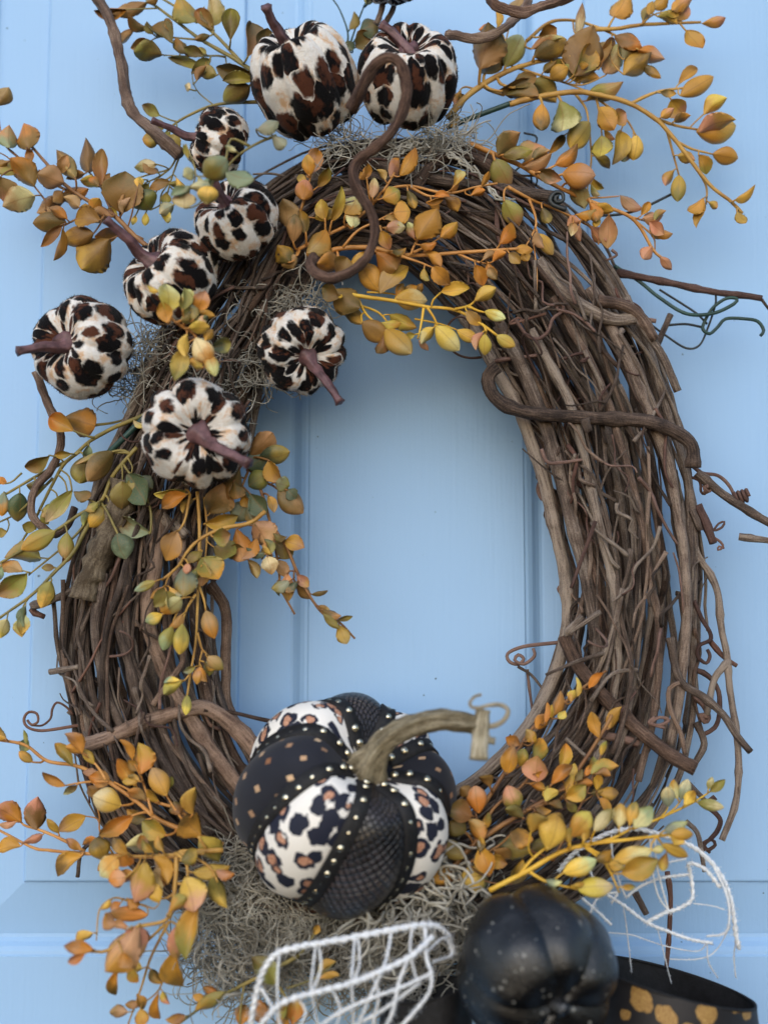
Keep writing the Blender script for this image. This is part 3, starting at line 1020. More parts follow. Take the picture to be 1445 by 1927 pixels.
for i, (cx, cy, wpx, hf, d, ax, stem, sd, label) in enumerate(SMALL):
    Rm = wpx / 2 * PX(cx, cy, d) * 1.0
    c = P(cx, cy, d)
    base = empty('leopard_pumpkin', c - Vector((0, 0, Rm)))
    tag(base, label, 'pumpkin', 'small leopard print pumpkins')
    me = pumpkin_mesh('pumpkin_body', Rm, .86 * hf, 9 if i % 2 else 8, .16, 11 + i * 3, nphi=128, nth=44, lobe_power=.55, dimple=.45, uneven=.5, wob=.05)
    o = link('body', me, M['velvet'], base)
    o['print_seed'] = (.137 + i * .219) % 1
    axis = Vector((ax[0], -ax[1], ax[2])).normalized()
    rot = frame_for(axis).to_4x4()
    spin = Matrix.Rotation(i * 1.1 + 3.3, 4, 'Z')
    o.matrix_basis = Matrix.Translation(c) @ rot @ spin
    # fleecy pile standing out of the cloth
    vt = np.array([v.co[:] for v in me.vertices])
    nr = np.array([v.normal[:] for v in me.vertices])
    uvr = np.array([(j / 128.0, i2 / 44.0) for i2 in range(45) for j in range(129)])
    hv, hf_, huv = [], [], []
    for q in range(9000 if i != 2 else 2500):
        k = int(rng.integers(0, len(vt) - 131))
        i2, j2 = divmod(k, 129)
        if j2 == 128 or i2 in (0, 43):
            continue
        if rng.random() > math.sin(math.pi * (i2 + .5) / 44) ** .8:
            continue
        a_, b_ = rng.random(), rng.random()
        p_ = (vt[k] * (1 - a_) + vt[k + 1] * a_) * (1 - b_) + (vt[k + 129] * (1 - a_) + vt[k + 130] * a_) * b_
        u_ = (uvr[k][0] + a_ / 128.0, uvr[k][1] + b_ / 44.0)
        n_ = nr[k] + rng.normal(0, .45, 3)
        n_ /= np.linalg.norm(n_)
        s_ = rng.normal(0, 1, 3)
        s_ /= np.linalg.norm(s_)
        L_ = rng.uniform(.0008, .0019)
        b0 = len(hv)
        hv += [p_ - s_ * .00016, p_ + s_ * .00016, p_ + n_ * L_]
        huv += [u_, u_, u_]
        hf_.append((b0, b0 + 1, b0 + 2))
    ho = link('pile', mesh_from('pile', hv, hf_, huv), M['velvet'], o)
    ho.matrix_parent_inverse = Matrix.Identity(4)
    ho['kind'] = 'stuff'
    ho['print_seed'] = o['print_seed']
    # stem: flared foot, bent and twisted, ending in a cut
    zb = axis * Rm * .86 * hf * .50
    p0 = c + zb
    s1 = PX(cx, cy, d)
    pts = [tuple(p0 - axis * .002)]
    for k, q in enumerate(stem):
        dd = -p0.y + .004 + (sd[1] - sd[0] + .012) * k / max(1, len(stem) - 1)
        pts.append(tuple(P(q[0], q[1], dd)))
    w = spline(pts, .003)
    t = np.linspace(0, 1, len(w))
    rpx = wpx * .062
    rad = (rpx * (1.0 - .45 * t) + rpx * 1.3 * np.exp(-(t / .13) ** 2) + rpx * .25 * np.exp(-((t - 1) / .06) ** 2)) * s1
    g = Geo()
    g.tube(w, rad, 16, rough=.25)
    vv = np.array(g.v)
    for a_ in range(len(w)):
        for b_ in range(16):
            vv[a_ * 16 + b_] = w[a_] + (vv[a_ * 16 + b_] - w[a_]) * (1 + .15 * math.sin(5 * 2 * math.pi * b_ / 16 + t[a_] * 4))
    g.v = list(vv)
    so = link('stem', g.mesh('stem'), M['purple_stem'], base)

# the little bare stems under the topmost pumpkin
# ------------------------------------------------------------------ patchwork pumpkin
def build_patchwork():
    cx, cy, d = 650, 1512, .118
    s1 = PX(cx, cy, d)
    Rm = 212 * s1
    c = P(cx, cy, d)
    tilt = R(47)
    inpl = Vector((50, 0, 82)).normalized()
    axis = (inpl * math.sin(tilt) + Vector((0, -1, 0)) * math.cos(tilt)).normalized()
    rot = frame_for(axis).to_4x4()
    world_m = Matrix.Translation(c) @ rot @ Matrix.Rotation(R(-10), 4, 'Z')
    root = empty('patchwork_pumpkin', c - Vector((0, 0, Rm)))
    tag(root, 'large patchwork pumpkin of leopard, snakeskin and black panels with studded seams', 'pumpkin')
    squash, n, depth, dim, lp = .90, 8, .165, .42, .62

    def surf(ph, th, lift=0.0, fill=0.0):
        cc = abs(math.sin(n * (ph + math.pi / n) / 2)) ** lp
        cc = cc + (1 - cc) * fill
        k = 1 - depth * (1 - cc)
        pole = math.exp(-(th / .40) ** 2) + .8 * math.exp(-((math.pi - th) / .42) ** 2)
        rr = Rm * math.sin(th) ** .84 * k
        zz = Rm * squash * math.cos(th) * (1 - dim * pole) * (1 - .5 * depth * (1 - cc))
        p = Vector((math.cos(ph) * rr, math.sin(ph) * rr, zz))
        return p + p.normalized() * lift
    kinds = ['snake', 'print', 'diamond', 'print', 'snake', 'print', 'diamond', 'print']
    names = {'snake': ('snakeskin_panel', 'black embossed snakeskin panel'), 'print': ('leopard_panel', 'white leopard print panel with copper glitter spots'),
             'diamond': ('diamond_panel', 'black suede panel with small gold diamonds')}
    for q in range(8):
        a0 = (q - .5) * math.pi / 4
        verts, uvs, faces = [], [], []
        na, nt = 26, 46
        for i in range(nt + 1):
            th = .05 + (math.pi - .1) * i / nt
            for j in range(na + 1):
                ph = a0 + math.pi / 4 * j / na
                p = surf(ph, th)
                p *= 1 + .012 * mnoise.noise(p * 28)
                verts.append(p)
                uvs.append((ph / (2 * math.pi) + 1, th / math.pi))
        for i in range(nt):
            for j in range(na):
                b = i * (na + 1) + j
                faces.append((b, b + na + 1, b + na + 2, b + 1))
        nm, lab = names[kinds[q]]
        o = link(nm, mesh_from(nm, verts, faces, uvs), M[kinds[q]], root)
        o.matrix_basis = world_m
        o['label'] = lab
        o['print_seed'] = .31 + q * .07
    # studded seams
    sv, sf = [], []
    for i in range(5):
        a = math.pi / 2 * i / 4
        for k in range(10):
            t = 2 * math.pi * k / 10
            sv.append((math.cos(a) * math.cos(t), math.cos(a) * math.sin(t), math.sin(a) * .75))
    for i in range(4):
        for k in range(10):
            k2 = (k + 1) % 10
            sf.append((i * 10 + k, i * 10 + k2, i * 10 + 10 + k2, i * 10 + 10 + k))
    stud_me = mesh_from('stud', sv, sf)
    stud_me.materials.append(M['stud'])
    for q in range(8):
        ph = (q + .5) * math.pi / 4
        half = 13.5 * s1
        nt = 70
        verts, faces = [], []
        ths = [.16 + (2.55 - .16) * i / nt for i in range(nt + 1)]
        for th in ths:
            r_here = max(surf(ph, th).xy.length, .006)
            da = half / r_here
            for kk, (off, lf) in enumerate(((-1, -.001), (-.9, .0012), (0, .0026), (.9, .0012), (1, -.001))):
                p0 = surf(ph + da * off, th, 0, .0)
                pc = surf(ph, th, .0022, .0)
                mixp = pc.lerp(p0, abs(off))
                mixp = Vector((mixp.x, mixp.y, mixp.z)) + mixp.normalized() * (lf + .0008)
                verts.append(mixp)
        for i in range(nt):
            for k in range(4):
                b = i * 5 + k
                faces.append((b, b + 5, b + 6, b + 1))
        tr = link('seam_trim', mesh_from('seam_trim', verts, faces), M['trim'], root)
        tr.matrix_basis = world_m
        # studs evenly by arc length
        acc, last = 0.0, None
        for i in range(nt * 4):
            th = .24 + (2.45 - .24) * i / (nt * 4)
            p = surf(ph, th)
            if last is not None:
                acc += (p - last).length
            last = p
            if acc > 26.5 * s1 or i == 0:
                acc = 0.0
                dth = (surf(ph, th + .01) - p)
                dph = Vector((-math.sin(ph), math.cos(ph), 0))
                nrm = dph.cross(dth).normalized()
                if nrm.dot(p) < 0:
                    nrm = -nrm
                so = bpy.data.objects.new('stud', stud_me)
                COL.objects.link(so)
                so.parent = tr
                so.matrix_parent_inverse = Matrix.Identity(4)
                jit = Vector((random.gauss(0, .0004), random.gauss(0, .0004), random.gauss(0, .0004)))
                sr = 7.3 * s1 * random.uniform(.88, 1.08)
                so.matrix_basis = Matrix.Translation(p + nrm * .0044 + jit) @ nrm.to_track_quat('Z', 'Y').to_matrix().to_4x4() @ Matrix.Scale(sr, 4)
    # resin stem
    top = c + axis * Rm * squash * .56
    dt = -top.y
    g = Geo()
    sp = [tuple(top - axis * .006), tuple(P(706, 1420, dt + .012)), tuple(P(730, 1392, dt + .024)), tuple(P(775, 1368, dt + .034)), tuple(P(830, 1355, dt + .040)), tuple(P(880, 1360, dt + .042)), tuple(P(905, 1366, dt + .042))]
    w = spline(sp, .003)
    t = np.linspace(0, 1, len(w))
    rad = (15.5 + 6 * (1 - t) + 22 * np.exp(-(t / .16) ** 2)) * s1
    # ridged cross-section that twists along the stem
    base = len(g.v)
    g.tube(w, rad, 20, rough=.12)
    vv = np.array(g.v)
    for i in range(len(w)):
        for k in range(20):
            idx = i * 20 + k
            a = 2 * math.pi * k / 20
            f = 1 + .24 * math.sin(5 * a + t[i] * 9.0)
            vv[idx] = w[i] + (vv[idx] - w[i]) * f
    g.v = list(vv)
    stem = link('stem', g.mesh('stem'), M['resin'], root)
    g = Geo()
    cp = spline([tuple(P(910, 1336, dt + .043)), tuple(P(906, 1362, dt + .044)), tuple(P(903, 1395, dt + .046)), tuple(P(901, 1430, dt + .048))], .003)
    g.tube(cp, np.linspace(13, 17, len(cp)) * s1, 12, rough=.2)
    g.tube(spline([tuple(P(912, 1386, dt + .046)), tuple(P(922, 1393, dt + .047)), tuple(P(931, 1395, dt + .047))], .002), 6.5 * s1, 8)
    link('stem_end', g.mesh('stem_end'), M['resin'], stem)
    tp = path3([(906, 1307, dt + .046), (893, 1311, dt + .046), (884, 1322, dt + .048), (888, 1331, dt + .05), (902, 1332, dt + .05), (922, 1327, dt + .048), (944, 1327, dt + .045), (956, 1338, dt + .044), (948, 1355, dt + .044), (932, 1365, dt + .044), (914, 1367, dt + .044)], .002)
    link('curl', Geo().tube(tp, np.linspace(2.6, 5.0, len(tp)) * s1, 8, rough=.1).mesh('stem_curl'), M['resin'], stem)


build_patchwork()


# ------------------------------------------------------------------ black pumpkin at the bottom
def build_black():
    cx, cy, d = 1007, 1822, .175
    s1 = PX(cx, cy, d)
    Rm = 153 * s1
    c = P(cx, cy, d)
    root = empty('black_pumpkin', c - Vector((0, 0, Rm)))
    tag(root, 'round black painted pumpkin with scuffed surface at the bottom edge', 'pumpkin')
    me = pumpkin_mesh('pumpkin_body', Rm, .95, 6, .13, 3, nphi=150, nth=70, lobe_power=.75, dimple=.20, uneven=.35, wob=.05)
    o = link('body', me, M['black_foam'], root)
    axis = Vector((.26, -.84, -.36)).normalized()
    o.matrix_basis = Matrix.Translation(c) @ frame_for(axis).to_4x4() @ Matrix.Rotation(R(22), 4, 'Z')
    p0 = c + axis * Rm * .95 * .80
    w = spline([tuple(p0 - axis * .004), tuple(p0 + axis * .001), tuple(p0 + axis * .004 + Vector((.001, 0, -.002)))], .001)
    link('stem', Geo().tube(w, np.linspace(.0075, .0045, len(w)), 12, rough=.4).mesh('stem_stub'), M['black_foam'], root)


build_black()


# ------------------------------------------------------------------ leaf sprays
LEAF_K = .92
CC = {'g': (192, 146, 58), 'y': (224, 188, 84), 'o': (198, 132, 52), 'p': (200, 144, 108), 'b': (138, 100, 52), 'l': (146, 136, 66),
      'd': (106, 90, 50), 'e': (140, 152, 122), 'k': (74, 92, 70), 'c': (214, 204, 144), 't': (180, 142, 90)}


def flat_leaf(seed):
    lr = random.Random(seed)
    nl, nw = 14, 8
    curl = lr.uniform(-.5, .5)
    fold = lr.uniform(.12, .5)
    twist = lr.uniform(-.5, .5)
    torn = lr.uniform(.01, .09)
    wide = lr.uniform(.98, 1.38)
    v, f = [], []
    for side in (1, -1):
        for i in range(nl + 1):
            t = i / nl
            prof = (math.sin(math.pi * min(1, t ** wide)) ** .78) * .5
            if t > .985:
                prof = .012
            for j in range(nw + 1):
                x = -1 + 2 * j / nw
                e = 1 + (torn * lr.uniform(-1, 1) if j in (0, nw) else 0)
                xx = x * prof * e
                z = -fold * abs(x) ** 1.7 * prof * 2 * .6 + curl * (t - .35) ** 2 + .02 * math.sin(9 * t + 3 * x)
                z += twist * xx * (t - .3) * .5
                th = .007 * (1 - abs(x) ** 3) * (1 if .02 < t < .98 else .3)
                v.append((xx, t, z + side * th))
    n1 = nw + 1
    off = (nl + 1) * n1
    for i in range(nl):
        for j in range(nw):
            a = i * n1 + j
            f.append((a, a + 1, a + n1 + 1, a + n1))
            f.append((off + a, off + a + n1, off + a + n1 + 1, off + a + 1))
    for i in range(nl):
        a = i * n1
        f.append((a, a + n1, off + a + n1, off + a))
        a = i * n1 + nw
        f.append((a, off + a, off + a + n1, a + n1))
    me = mesh_from('leaf_blade', v, f)
    me.materials.append(M['leaf'])
    return me


def pod_leaf(seed):
    """Plump leaf folded on itself: a teardrop with a cleft down the front."""
    lr = random.Random(seed)
    nl, ns = 13, 18
    cleft = lr.uniform(.16, .34)
    off = lr.uniform(-.5, .5)
    bend = lr.uniform(-.14, .14)
    wide = lr.uniform(.92, 1.2)
    v, f = [], []
    for i in range(nl + 1):
        t = i / nl
        prof = max(.02, math.sin(math.pi * min(1, (t * .985 + .015) ** wide)) ** .70) * .5
        if t > .93:
            prof *= .75
        for k in range(ns):
            a = 2 * math.pi * k / ns
            x, z = math.sin(a), math.cos(a)
            r = 1 - cleft * math.exp(-((((a + math.pi + off) % (2 * math.pi)) - math.pi) / .22) ** 2) * math.sin(math.pi * min(1, t * 1.1)) ** .5
            r += .03 * math.sin(3 * a + 5 * t + seed)
            v.append((x * prof * r, t, z * prof * r * .72 + bend * math.sin(math.pi * t)))
    for i in range(nl):
        for k in range(ns):
            k2 = (k + 1) % ns
            f.append((i * ns + k, i * ns + k2, (i + 1) * ns + k2, (i + 1) * ns + k))
    f.append(tuple(range(ns)))
    f.append(tuple(nl * ns + k for k in reversed(range(ns))))
    me = mesh_from('leaf_pod', v, f)
    me.materials.append(M['leaf'])
    return me


FLAT = [flat_leaf(s) for s in range(20, 29)]
PODS = [pod_leaf(s) for s in range(40, 47)]


def vary(c, h=.10):
    k = random.uniform(1 - h, 1 + h) * LEAF_K
    lin = srgb(*[min(255, x * k * random.uniform(.95, 1.05)) for x in c])
    return lin


SPRAY_N = [0]


def spray(label, stem_mat, branches, leaves, depth_bias=.004, tilt=.55, extra=.55):
    """branches: (radius px, d0, d1, [(x, y) ...]); leaves: 'x y x2 y2 w colours[*]; ...' base to tip."""
    SPRAY_N[0] += 1
    lr = random.Random(SPRAY_N[0] * 17)
    g = Geo()
    samples = []
    for (rp, d0, d1, pts) in branches:
        rp = rp * .74
        pp = spline(pts, 6.0)
        n = len(pp)
        for i, q in enumerate(pp):
            samples.append((q[0], q[1], d0 + (d1 - d0) * i / (n - 1), rp * (1 - .45 * i / (n - 1)), i, n))
        w = path3(with_depth([tuple(q) for q in pts], d0, d1), .004)
        s1 = PX(pts[0][0], pts[0][1], d0)
        t = np.linspace(0, 1, len(w))
        g.tube(w, rp * s1 * (1 - .45 * t), 7, rough=.22)
    S = np.array([s[:3] for s in samples])
    root = empty('leaf_spray', P(branches[0][3][0][0], branches[0][3][0][1], branches[0][1]))
    tag(root, label, 'leaf spray', 'artificial leaf sprays')
    recs = [r_.split() for r_ in leaves.split(';') if r_.split()]
    base_n = len(recs)
    br_ok = [b_ for b_ in branches if len(b_[3]) > 2]
    for _ in range(int(base_n * extra)):             # smaller leaves between the ones read off the photograph
        src = lr.choice(recs[:base_n])
        bx = spline(lr.choice(br_ok)[3], 6.0)
        k = int(len(bx) * lr.uniform(.25, .98))
        k = min(max(k, 1), len(bx) - 1)
        td = bx[k] - bx[k - 1]
        an = math.atan2(td[1], td[0]) + lr.uniform(.35, 1.3) * lr.choice((-1, 1))
        x_, y_ = bx[k][0] + math.cos(an) * 8, bx[k][1] + math.sin(an) * 8
        ln = lr.uniform(24, 42)
        recs.append([str(x_), str(y_), str(x_ + math.cos(an) * ln), str(y_ + math.sin(an) * ln), str(ln * lr.uniform(.4, .6)), src[5].rstrip('*')])
    for rec in recs:
        x, y, x2, y2, w = map(float, rec[:5])
        cc = rec[5]
        pod = cc.endswith('*') and lr.random() < .72
        cc = cc.rstrip('*')
        dist = np.hypot(S[:, 0] - x, S[:, 1] - y)
        k = int(np.argmin(dist))
        dn = S[k, 2] + depth_bias + lr.uniform(-.004, .008)
        if len(rec) > 6:
            dn = float(rec[6])
        # petiole from the branch, starting a little upstream
        up = samples[k]
        stepb = int(min(up[4], dist[k] * .8 / 6.0))
        b = samples[k - stepb]
        s1 = PX(x, y, dn)
        lpx = math.hypot(x2 - x, y2 - y)
        dt = dn + lr.uniform(-1, 1) * lpx * s1 * tilt * .8
        dt = max(dt, .012)
        p0, p1 = P(x, y, dn), P(x2, y2, dt)
        if dist[k] > 3 and dist[k] < 160:
            a0 = P(b[0], b[1], b[2])
            mid = (a0 + p0) / 2 + (p1 - p0).normalized() * (-.18) * (p0 - a0).length
            pw = spline([tuple(a0), tuple(mid), tuple(p0), tuple(p0 + (p1 - p0) * .06)], .004)
            pr = min(max(b[3] * .62, 1.6), 3.2) * s1
            g.tube(pw, np.linspace(pr, pr * .8, len(pw)), 6, rough=.15)
        yv = (p1 - p0)
        L = yv.length
        yv.normalize()
        view = (CAM_POS - p0).normalized()
        zv = (view - yv * view.dot(yv)).normalized()
        roll = lr.uniform(-.75, .75) if not pod else lr.uniform(-.5, .5)
        zv = Quaternion(yv, roll) @ zv
        if lr.random() < .35 and not pod:
            zv = -zv
        xv = yv.cross(zv)
        Wm = w * s1 / (.45 + .55 * abs(math.cos(roll))) * 1.04
        if not pod:
            Wm *= 1.12
        zs = Wm if pod else L
        me = lr.choice(PODS if pod else FLAT)
        o = bpy.data.objects.new('leaf', me)
        COL.objects.link(o)
        o.parent = root
        o.matrix_parent_inverse = root.matrix_basis.inverted()
        m = Matrix.Identity(4)
        for r_ in range(3):
            m[r_][0] = xv[r_] * Wm
            m[r_][1] = yv[r_] * L
            m[r_][2] = zv[r_] * zs
            m[r_][3] = p0[r_]
        o.matrix_basis = m
        c1, c2 = CC[cc[0]], CC[cc[-1]]
        o.color = vary(c1)
        o['tip_color'] = vary(c2)[:3]
    link('stem', g.mesh('spray_stem'), M[stem_mat], root)
    return root


spray('olive and brown leaf spray reaching up beside the tall-stemmed pumpkin', 'olive_stem', [
    (6, .075, .055, [(485, 140), (440, 110), (375, 72), (335, 42), (275, -2)]),
    (5, .07, .055, [(455, 118), (405, 65), (370, 38), (330, 12), (295, -8)]),
    (3, .06, .06, [(425, 108), (410, 105), (360, 106), (310, 104)]),
    (3, .06, .055, [(385, 76), (340, 72), (300, 70), (280, 80)])],
    '240 18 176 22 22 ob; 278 6 212 28 24 bt; 283 55 238 33 18 db; 258 50 230 80 16 bt; 325 80 284 46 32 db; 285 77 245 90 22 bt; 306 103 250 92 34 dl;'
    '368 42 336 -6 40 lg; 403 57 367 18 26 b; 400 52 400 -12 32 lc*; 434 78 434 17 30 dl; 466 108 470 44 36 bd; 490 98 503 52 34 d;'
    '387 125 325 103 18 ld; 408 142 370 128 24 lt; 478 140 404 130 32 d; 478 152 418 150 22 ld; 470 162 420 190 40 dl*; 275 5 300 -8 14 b')

spray('olive wiry leaf spray arching over the small stemmed pumpkin', 'olive_stem', [
    (5, .07, .06, [(485, 192), (430, 194), (390, 202), (350, 220), (326, 236), (305, 258)]),
    (3, .06, .06, [(335, 290), (322, 315), (300, 332), (272, 345)]),
    (3, .06, .06, [(340, 290), (325, 330), (315, 365)]),
    (2, .06, .06, [(400, 196), (375, 175), (364, 155), (362, 136)])],
    '303 218 273 198 20 ld; 300 262 268 262 30 lg*; 333 250 322 292 30 ld*; 312 236 283 236 22 lc*; 294 309 248 312 22 cl; 358 168 346 160 14 ce;'
    '320 340 280 356 18 b; 318 346 350 350 12 l; 313 362 311 384 18 yl*; 272 338 252 345 16 y; 305 405 325 412 18 yc*; 284 395 262 358 50 lk*;'
    '328 385 300 402 22 ec; 275 400 273 425 14 y*; 205 392 224 404 14 y; 256 405 252 425 10 yl')

spray('sage and yellow leaf spray hanging across two pumpkin tops', 'olive_stem', [
    (4, .165, .18, [(520, 255), (480, 272), (440, 300), (420, 330)]),
    (4, .17, .18, [(470, 275), (435, 262), (425, 300), (405, 335), (385, 380)]),
    (3, .17, .18, [(350, 272), (368, 320), (362, 355)])],
    '385 332 428 298 48 le*; 424 325 478 342 34 e; 345 332 366 322 22 ce*; 356 352 396 350 20 ce; 396 352 388 384 38 yl*; 348 392 346 358 40 ct;'
    '482 244 522 226 26 e; 512 255 538 278 22 e; 355 300 345 272 8 l; 400 330 375 370 22 ec')

spray('rust brown leaf spray jutting out beside the stem over rust leaves', 'brown_stem', [
    (7, .08, .06, [(285, 470), (250, 440), (215, 405), (170, 380), (120, 345), (90, 310), (60, 275)]),
    (4, .065, .055, [(150, 368), (110, 350), (70, 330), (35, 295), (5, 270)]),
    (4, .075, .08, [(190, 395), (150, 410), (120, 425)]),
    (4, .07, .06, [(215, 405), (200, 375), (190, 350), (165, 320)]),
    (3, .07, .07, [(270, 450), (235, 430), (225, 400)]),
    (3, .06, .06, [(110, 440), (100, 400), (65, 350), (20, 300), (-5, 285)])],
    '-4 200 18 164 28 bt; 52 280 42 226 40 bo; 18 280 16 240 34 et; 143 337 106 280 30 tb; 167 325 163 262 28 b; 193 352 196 286 26 bt;'
    '30 328 2 298 40 lt; 66 352 22 296 38 bo; 2 332 10 378 44 bp; 68 368 8 384 42 ct; 122 346 72 328 40 pt; 110 372 168 356 26 bo; 102 368 72 402 32 bt;'
    '122 418 62 420 38 db*; 116 424 72 466 18 bo; 120 430 106 492 16 ob; 190 414 138 408 38 bg; 176 440 116 450 38 bg*; 222 442 178 440 30 bo; 208 450 152 508 58 bg*;'
    '228 402 236 322 66 bd; 172 398 188 372 22 og; 118 360 98 380 22 bt; 85 395 120 375 24 b; 150 390 122 370 22 t; 75 320 95 350 22 bo; 260 352 262 334 16 y*')

spray('mustard leaf spray fanning out at the top behind the coiled vine', 'gold_stem', [
    (9, .07, .06, [(842, 222), (880, 180), (920, 152), (960, 132), (1010, 116), (1075, 98)]),
    (5, .06, .055, [(1000, 118), (1050, 112), (1090, 116)]),
    (5, .06, .055, [(990, 78), (1030, 44), (1072, 38), (1120, 50), (1160, 68), (1185, 82)]),
    (6, .06, .055, [(1120, 55), (1160, 54), (1205, 47), (1260, 44), (1318, 42)]),
    (3, .06, .055, [(1205, 47), (1228, 28), (1262, 20)]),
    (3, .065, .06, [(900, 170), (870, 165), (852, 200)]),
    (4, .06, .06, [(975, 128), (1010, 140), (1060, 155), (1100, 170)]),
    (3, .06, .06, [(965, 130), (950, 75), (935, 50)])],
    '903 132 922 44 56 td; 910 143 940 88 36 dg; 950 126 980 66 42 lc*; 936 52 932 18 14 g; 968 18 978 -8 34 t; 1012 70 1048 54 30 bo; 998 92 1058 66 18 tc;'
    '1005 106 1066 74 42 dg*; 1085 66 1096 8 16 ct; 1082 146 1112 56 66 bt; 1078 142 1108 84 38 lg; 1035 148 1068 126 32 g*; 940 172 1002 154 32 db; 944 178 1012 182 30 db;'
    '1000 150 1046 192 38 lg; 1090 152 1124 144 24 g; 1154 34 1182 -8 36 g; 1229 18 1256 -8 22 g; 1262 22 1302 -8 22 gp; 1318 44 1364 32 20 gp*; 1290 58 1320 96 30 go*;'
    '1172 140 1228 98 42 gd; 1198 92 1252 112 28 op; 1205 120 1242 144 16 dg; 1172 112 1202 78 32 db; 1138 142 1166 88 32 tc; 1108 172 1168 160 32 lt; 1155 66 1208 84 28 bo;'
    '1125 130 1140 70 30 bt; 965 165 1010 140 26 db; 1060 120 1090 160 26 lg; 1130 100 1160 75 26 b')

spray('golden leaf spray drooping to the side on a green wire stem', 'gold_stem', [
    (8, .075, .06, [(958, 196), (1010, 183), (1080, 173), (1120, 178), (1180, 193), (1230, 222), (1255, 246), (1290, 290), (1335, 348), (1375, 380), (1396, 402)]),
    (5, .06, .055, [(1185, 196), (1222, 178), (1250, 170), (1292, 165)]),
    (5, .06, .055, [(1225, 220), (1270, 236), (1312, 244)]),
    (4, .06, .055, [(1255, 248), (1266, 290), (1277, 330)]),
    (4, .06, .055, [(1276, 268), (1300, 280), (1340, 290)]),
    (4, .06, .055, [(1308, 315), (1328, 350), (1328, 385)]),
    (4, .065, .06, [(1120, 178), (1128, 215), (1132, 255)]),
    (4, .06, .06, [(1110, 176), (1150, 205), (1178, 225), (1196, 255)]),
    (4, .06, .06, [(1080, 174), (1102, 205), (1108, 240)]),
    (3, .05, .05, [(1108, 235), (1112, 300), (1105, 360), (1115, 410)])],
    '1276 158 1314 120 18 g; 1280 180 1342 144 34 g*; 1262 187 1286 218 36 gp; 1322 216 1364 182 28 gy; 1312 250 1384 236 50 gy*; 1312 246 1380 218 34 pg; 1340 290 1388 298 34 g*; 1277 330 1274 380 28 gl*;'
    '1380 378 1418 354 16 g; 1386 398 1402 422 18 g; 1326 384 1306 422 18 g; 1332 380 1350 392 13 g; 1020 195 1018 246 32 gd*; 1055 190 1062 252 50 lc; 1108 230 1072 280 42 ly*;'
    '1126 200 1150 242 36 g; 1150 228 1178 212 30 gp; 1132 255 1130 297 36 ly; 1168 245 1155 308 32 gd; 1198 255 1190 302 34 yg*; 1188 272 1172 302 20 pc; 1062 254 1032 290 16 dg')

spray('peach tinted leaf spray trailing over the shoulder of the vines', 'orange_stem', [
    (7, .09, .065, [(880, 268), (930, 290), (980, 312), (1030, 342), (1080, 366), (1130, 386), (1180, 405), (1205, 430), (1228, 470), (1245, 486)]),
    (5, .1, .07, [(955, 352), (1000, 376), (1050, 396), (1110, 426)]),
    (4, .1, .1, [(995, 374), (1008, 412), (1004, 436), (985, 470)]),
    (3, .065, .06, [(1090, 372), (1130, 372), (1165, 369)]),
    (3, .065, .06, [(1186, 408), (1210, 415), (1224, 420)]),
    (3, .065, .06, [(1195, 415), (1228, 445), (1232, 470)]),
    (2.5, .1, .1, [(1003, 450), (1010, 520), (1007, 585)])],
    '935 290 976 248 36 dt; 944 292 1000 280 24 dl; 976 284 1024 280 44 tp; 985 316 1036 292 28 pt; 1043 312 1086 276 26 ob; 1058 328 1120 330 48 op*; 1014 324 1056 338 24 dp;'
    '930 300 958 356 42 lt*; 948 376 976 426 38 lt*; 1072 344 1096 396 32 tc; 1165 368 1206 396 22 p; 1120 386 1152 402 20 g; 1082 404 1122 396 18 ot; 1092 416 1066 424 22 p;'
    '1145 404 1143 468 30 pt; 1110 424 1140 454 26 p; 1120 405 1120 428 14 g; 1222 418 1253 441 22 p; 1226 464 1208 488 22 p; 1242 483 1265 509 16 p; 1012 440 1040 480 28 gt*; 985 474 992 492 18 g; 1000 300 1034 282 18 dt')

spray('bright orange leaf spray lying across the top inner vines', 'orange_stem', [
    (7, .10, .125, [(590, 482), (640, 468), (700, 466), (750, 479), (800, 480), (870, 475), (975, 468)]),
    (5, .10, .115, [(560, 470), (610, 445), (660, 420), (700, 385), (722, 360), (770, 350), (840, 364), (895, 352), (936, 345)]),
    (4, .11, .115, [(770, 351), (812, 370), (850, 358)]),
    (4, .12, .12, [(773, 480), (778, 465), (788, 448)]), (4, .12, .12, [(778, 475), (805, 462), (830, 446)]),
    (4, .12, .12, [(755, 482), (790, 494), (815, 504)]), (4, .12, .12, [(862, 478), (895, 492), (920, 497)]),
    (4, .115, .12, [(645, 466), (672, 435), (705, 418), (740, 400)]), (3, .115, .12, [(705, 420), (718, 428), (728, 432)]),
    (4, .105, .11, [(565, 400), (580, 350), (588, 320)]), (4, .11, .11, [(720, 362), (735, 338), (742, 325)])],
    '785 450 824 390 46 og; 828 448 860 420 24 og; 940 460 966 420 26 o; 968 468 1004 468 18 o; 812 502 845 536 28 ob; 894 498 910 538 24 o; 918 494 933 524 22 o; 706 472 744 508 46 ob;'
    '735 334 757 296 24 po; 752 332 784 280 24 o; 848 362 865 330 9 o; 905 352 921 322 11 o; 885 368 913 357 15 o; 816 370 846 367 13 o; 701 372 704 334 20 pc*; 740 400 772 396 40 og;'
    '726 432 752 424 20 og*; 718 374 752 358 34 gl; 690 336 690 308 13 o; 676 338 694 310 14 o; 570 376 576 338 34 op*; 578 332 604 274 28 po; 598 352 616 312 20 gl; 542 428 536 374 40 td;'
    '552 456 556 402 30 td*; 576 440 566 395 22 dg; 612 414 604 374 24 gy; 624 418 646 352 20 gy; 650 404 674 374 34 gc; 664 428 668 392 26 cp; 578 478 618 436 42 tg; 545 494 524 464 34 dg; 640 502 596 494 38 bo; 660 500 700 480 24 g;'
    '835 372 800 378 12 o; 590 410 630 395 22 gd; 560 480 530 500 26 tb')

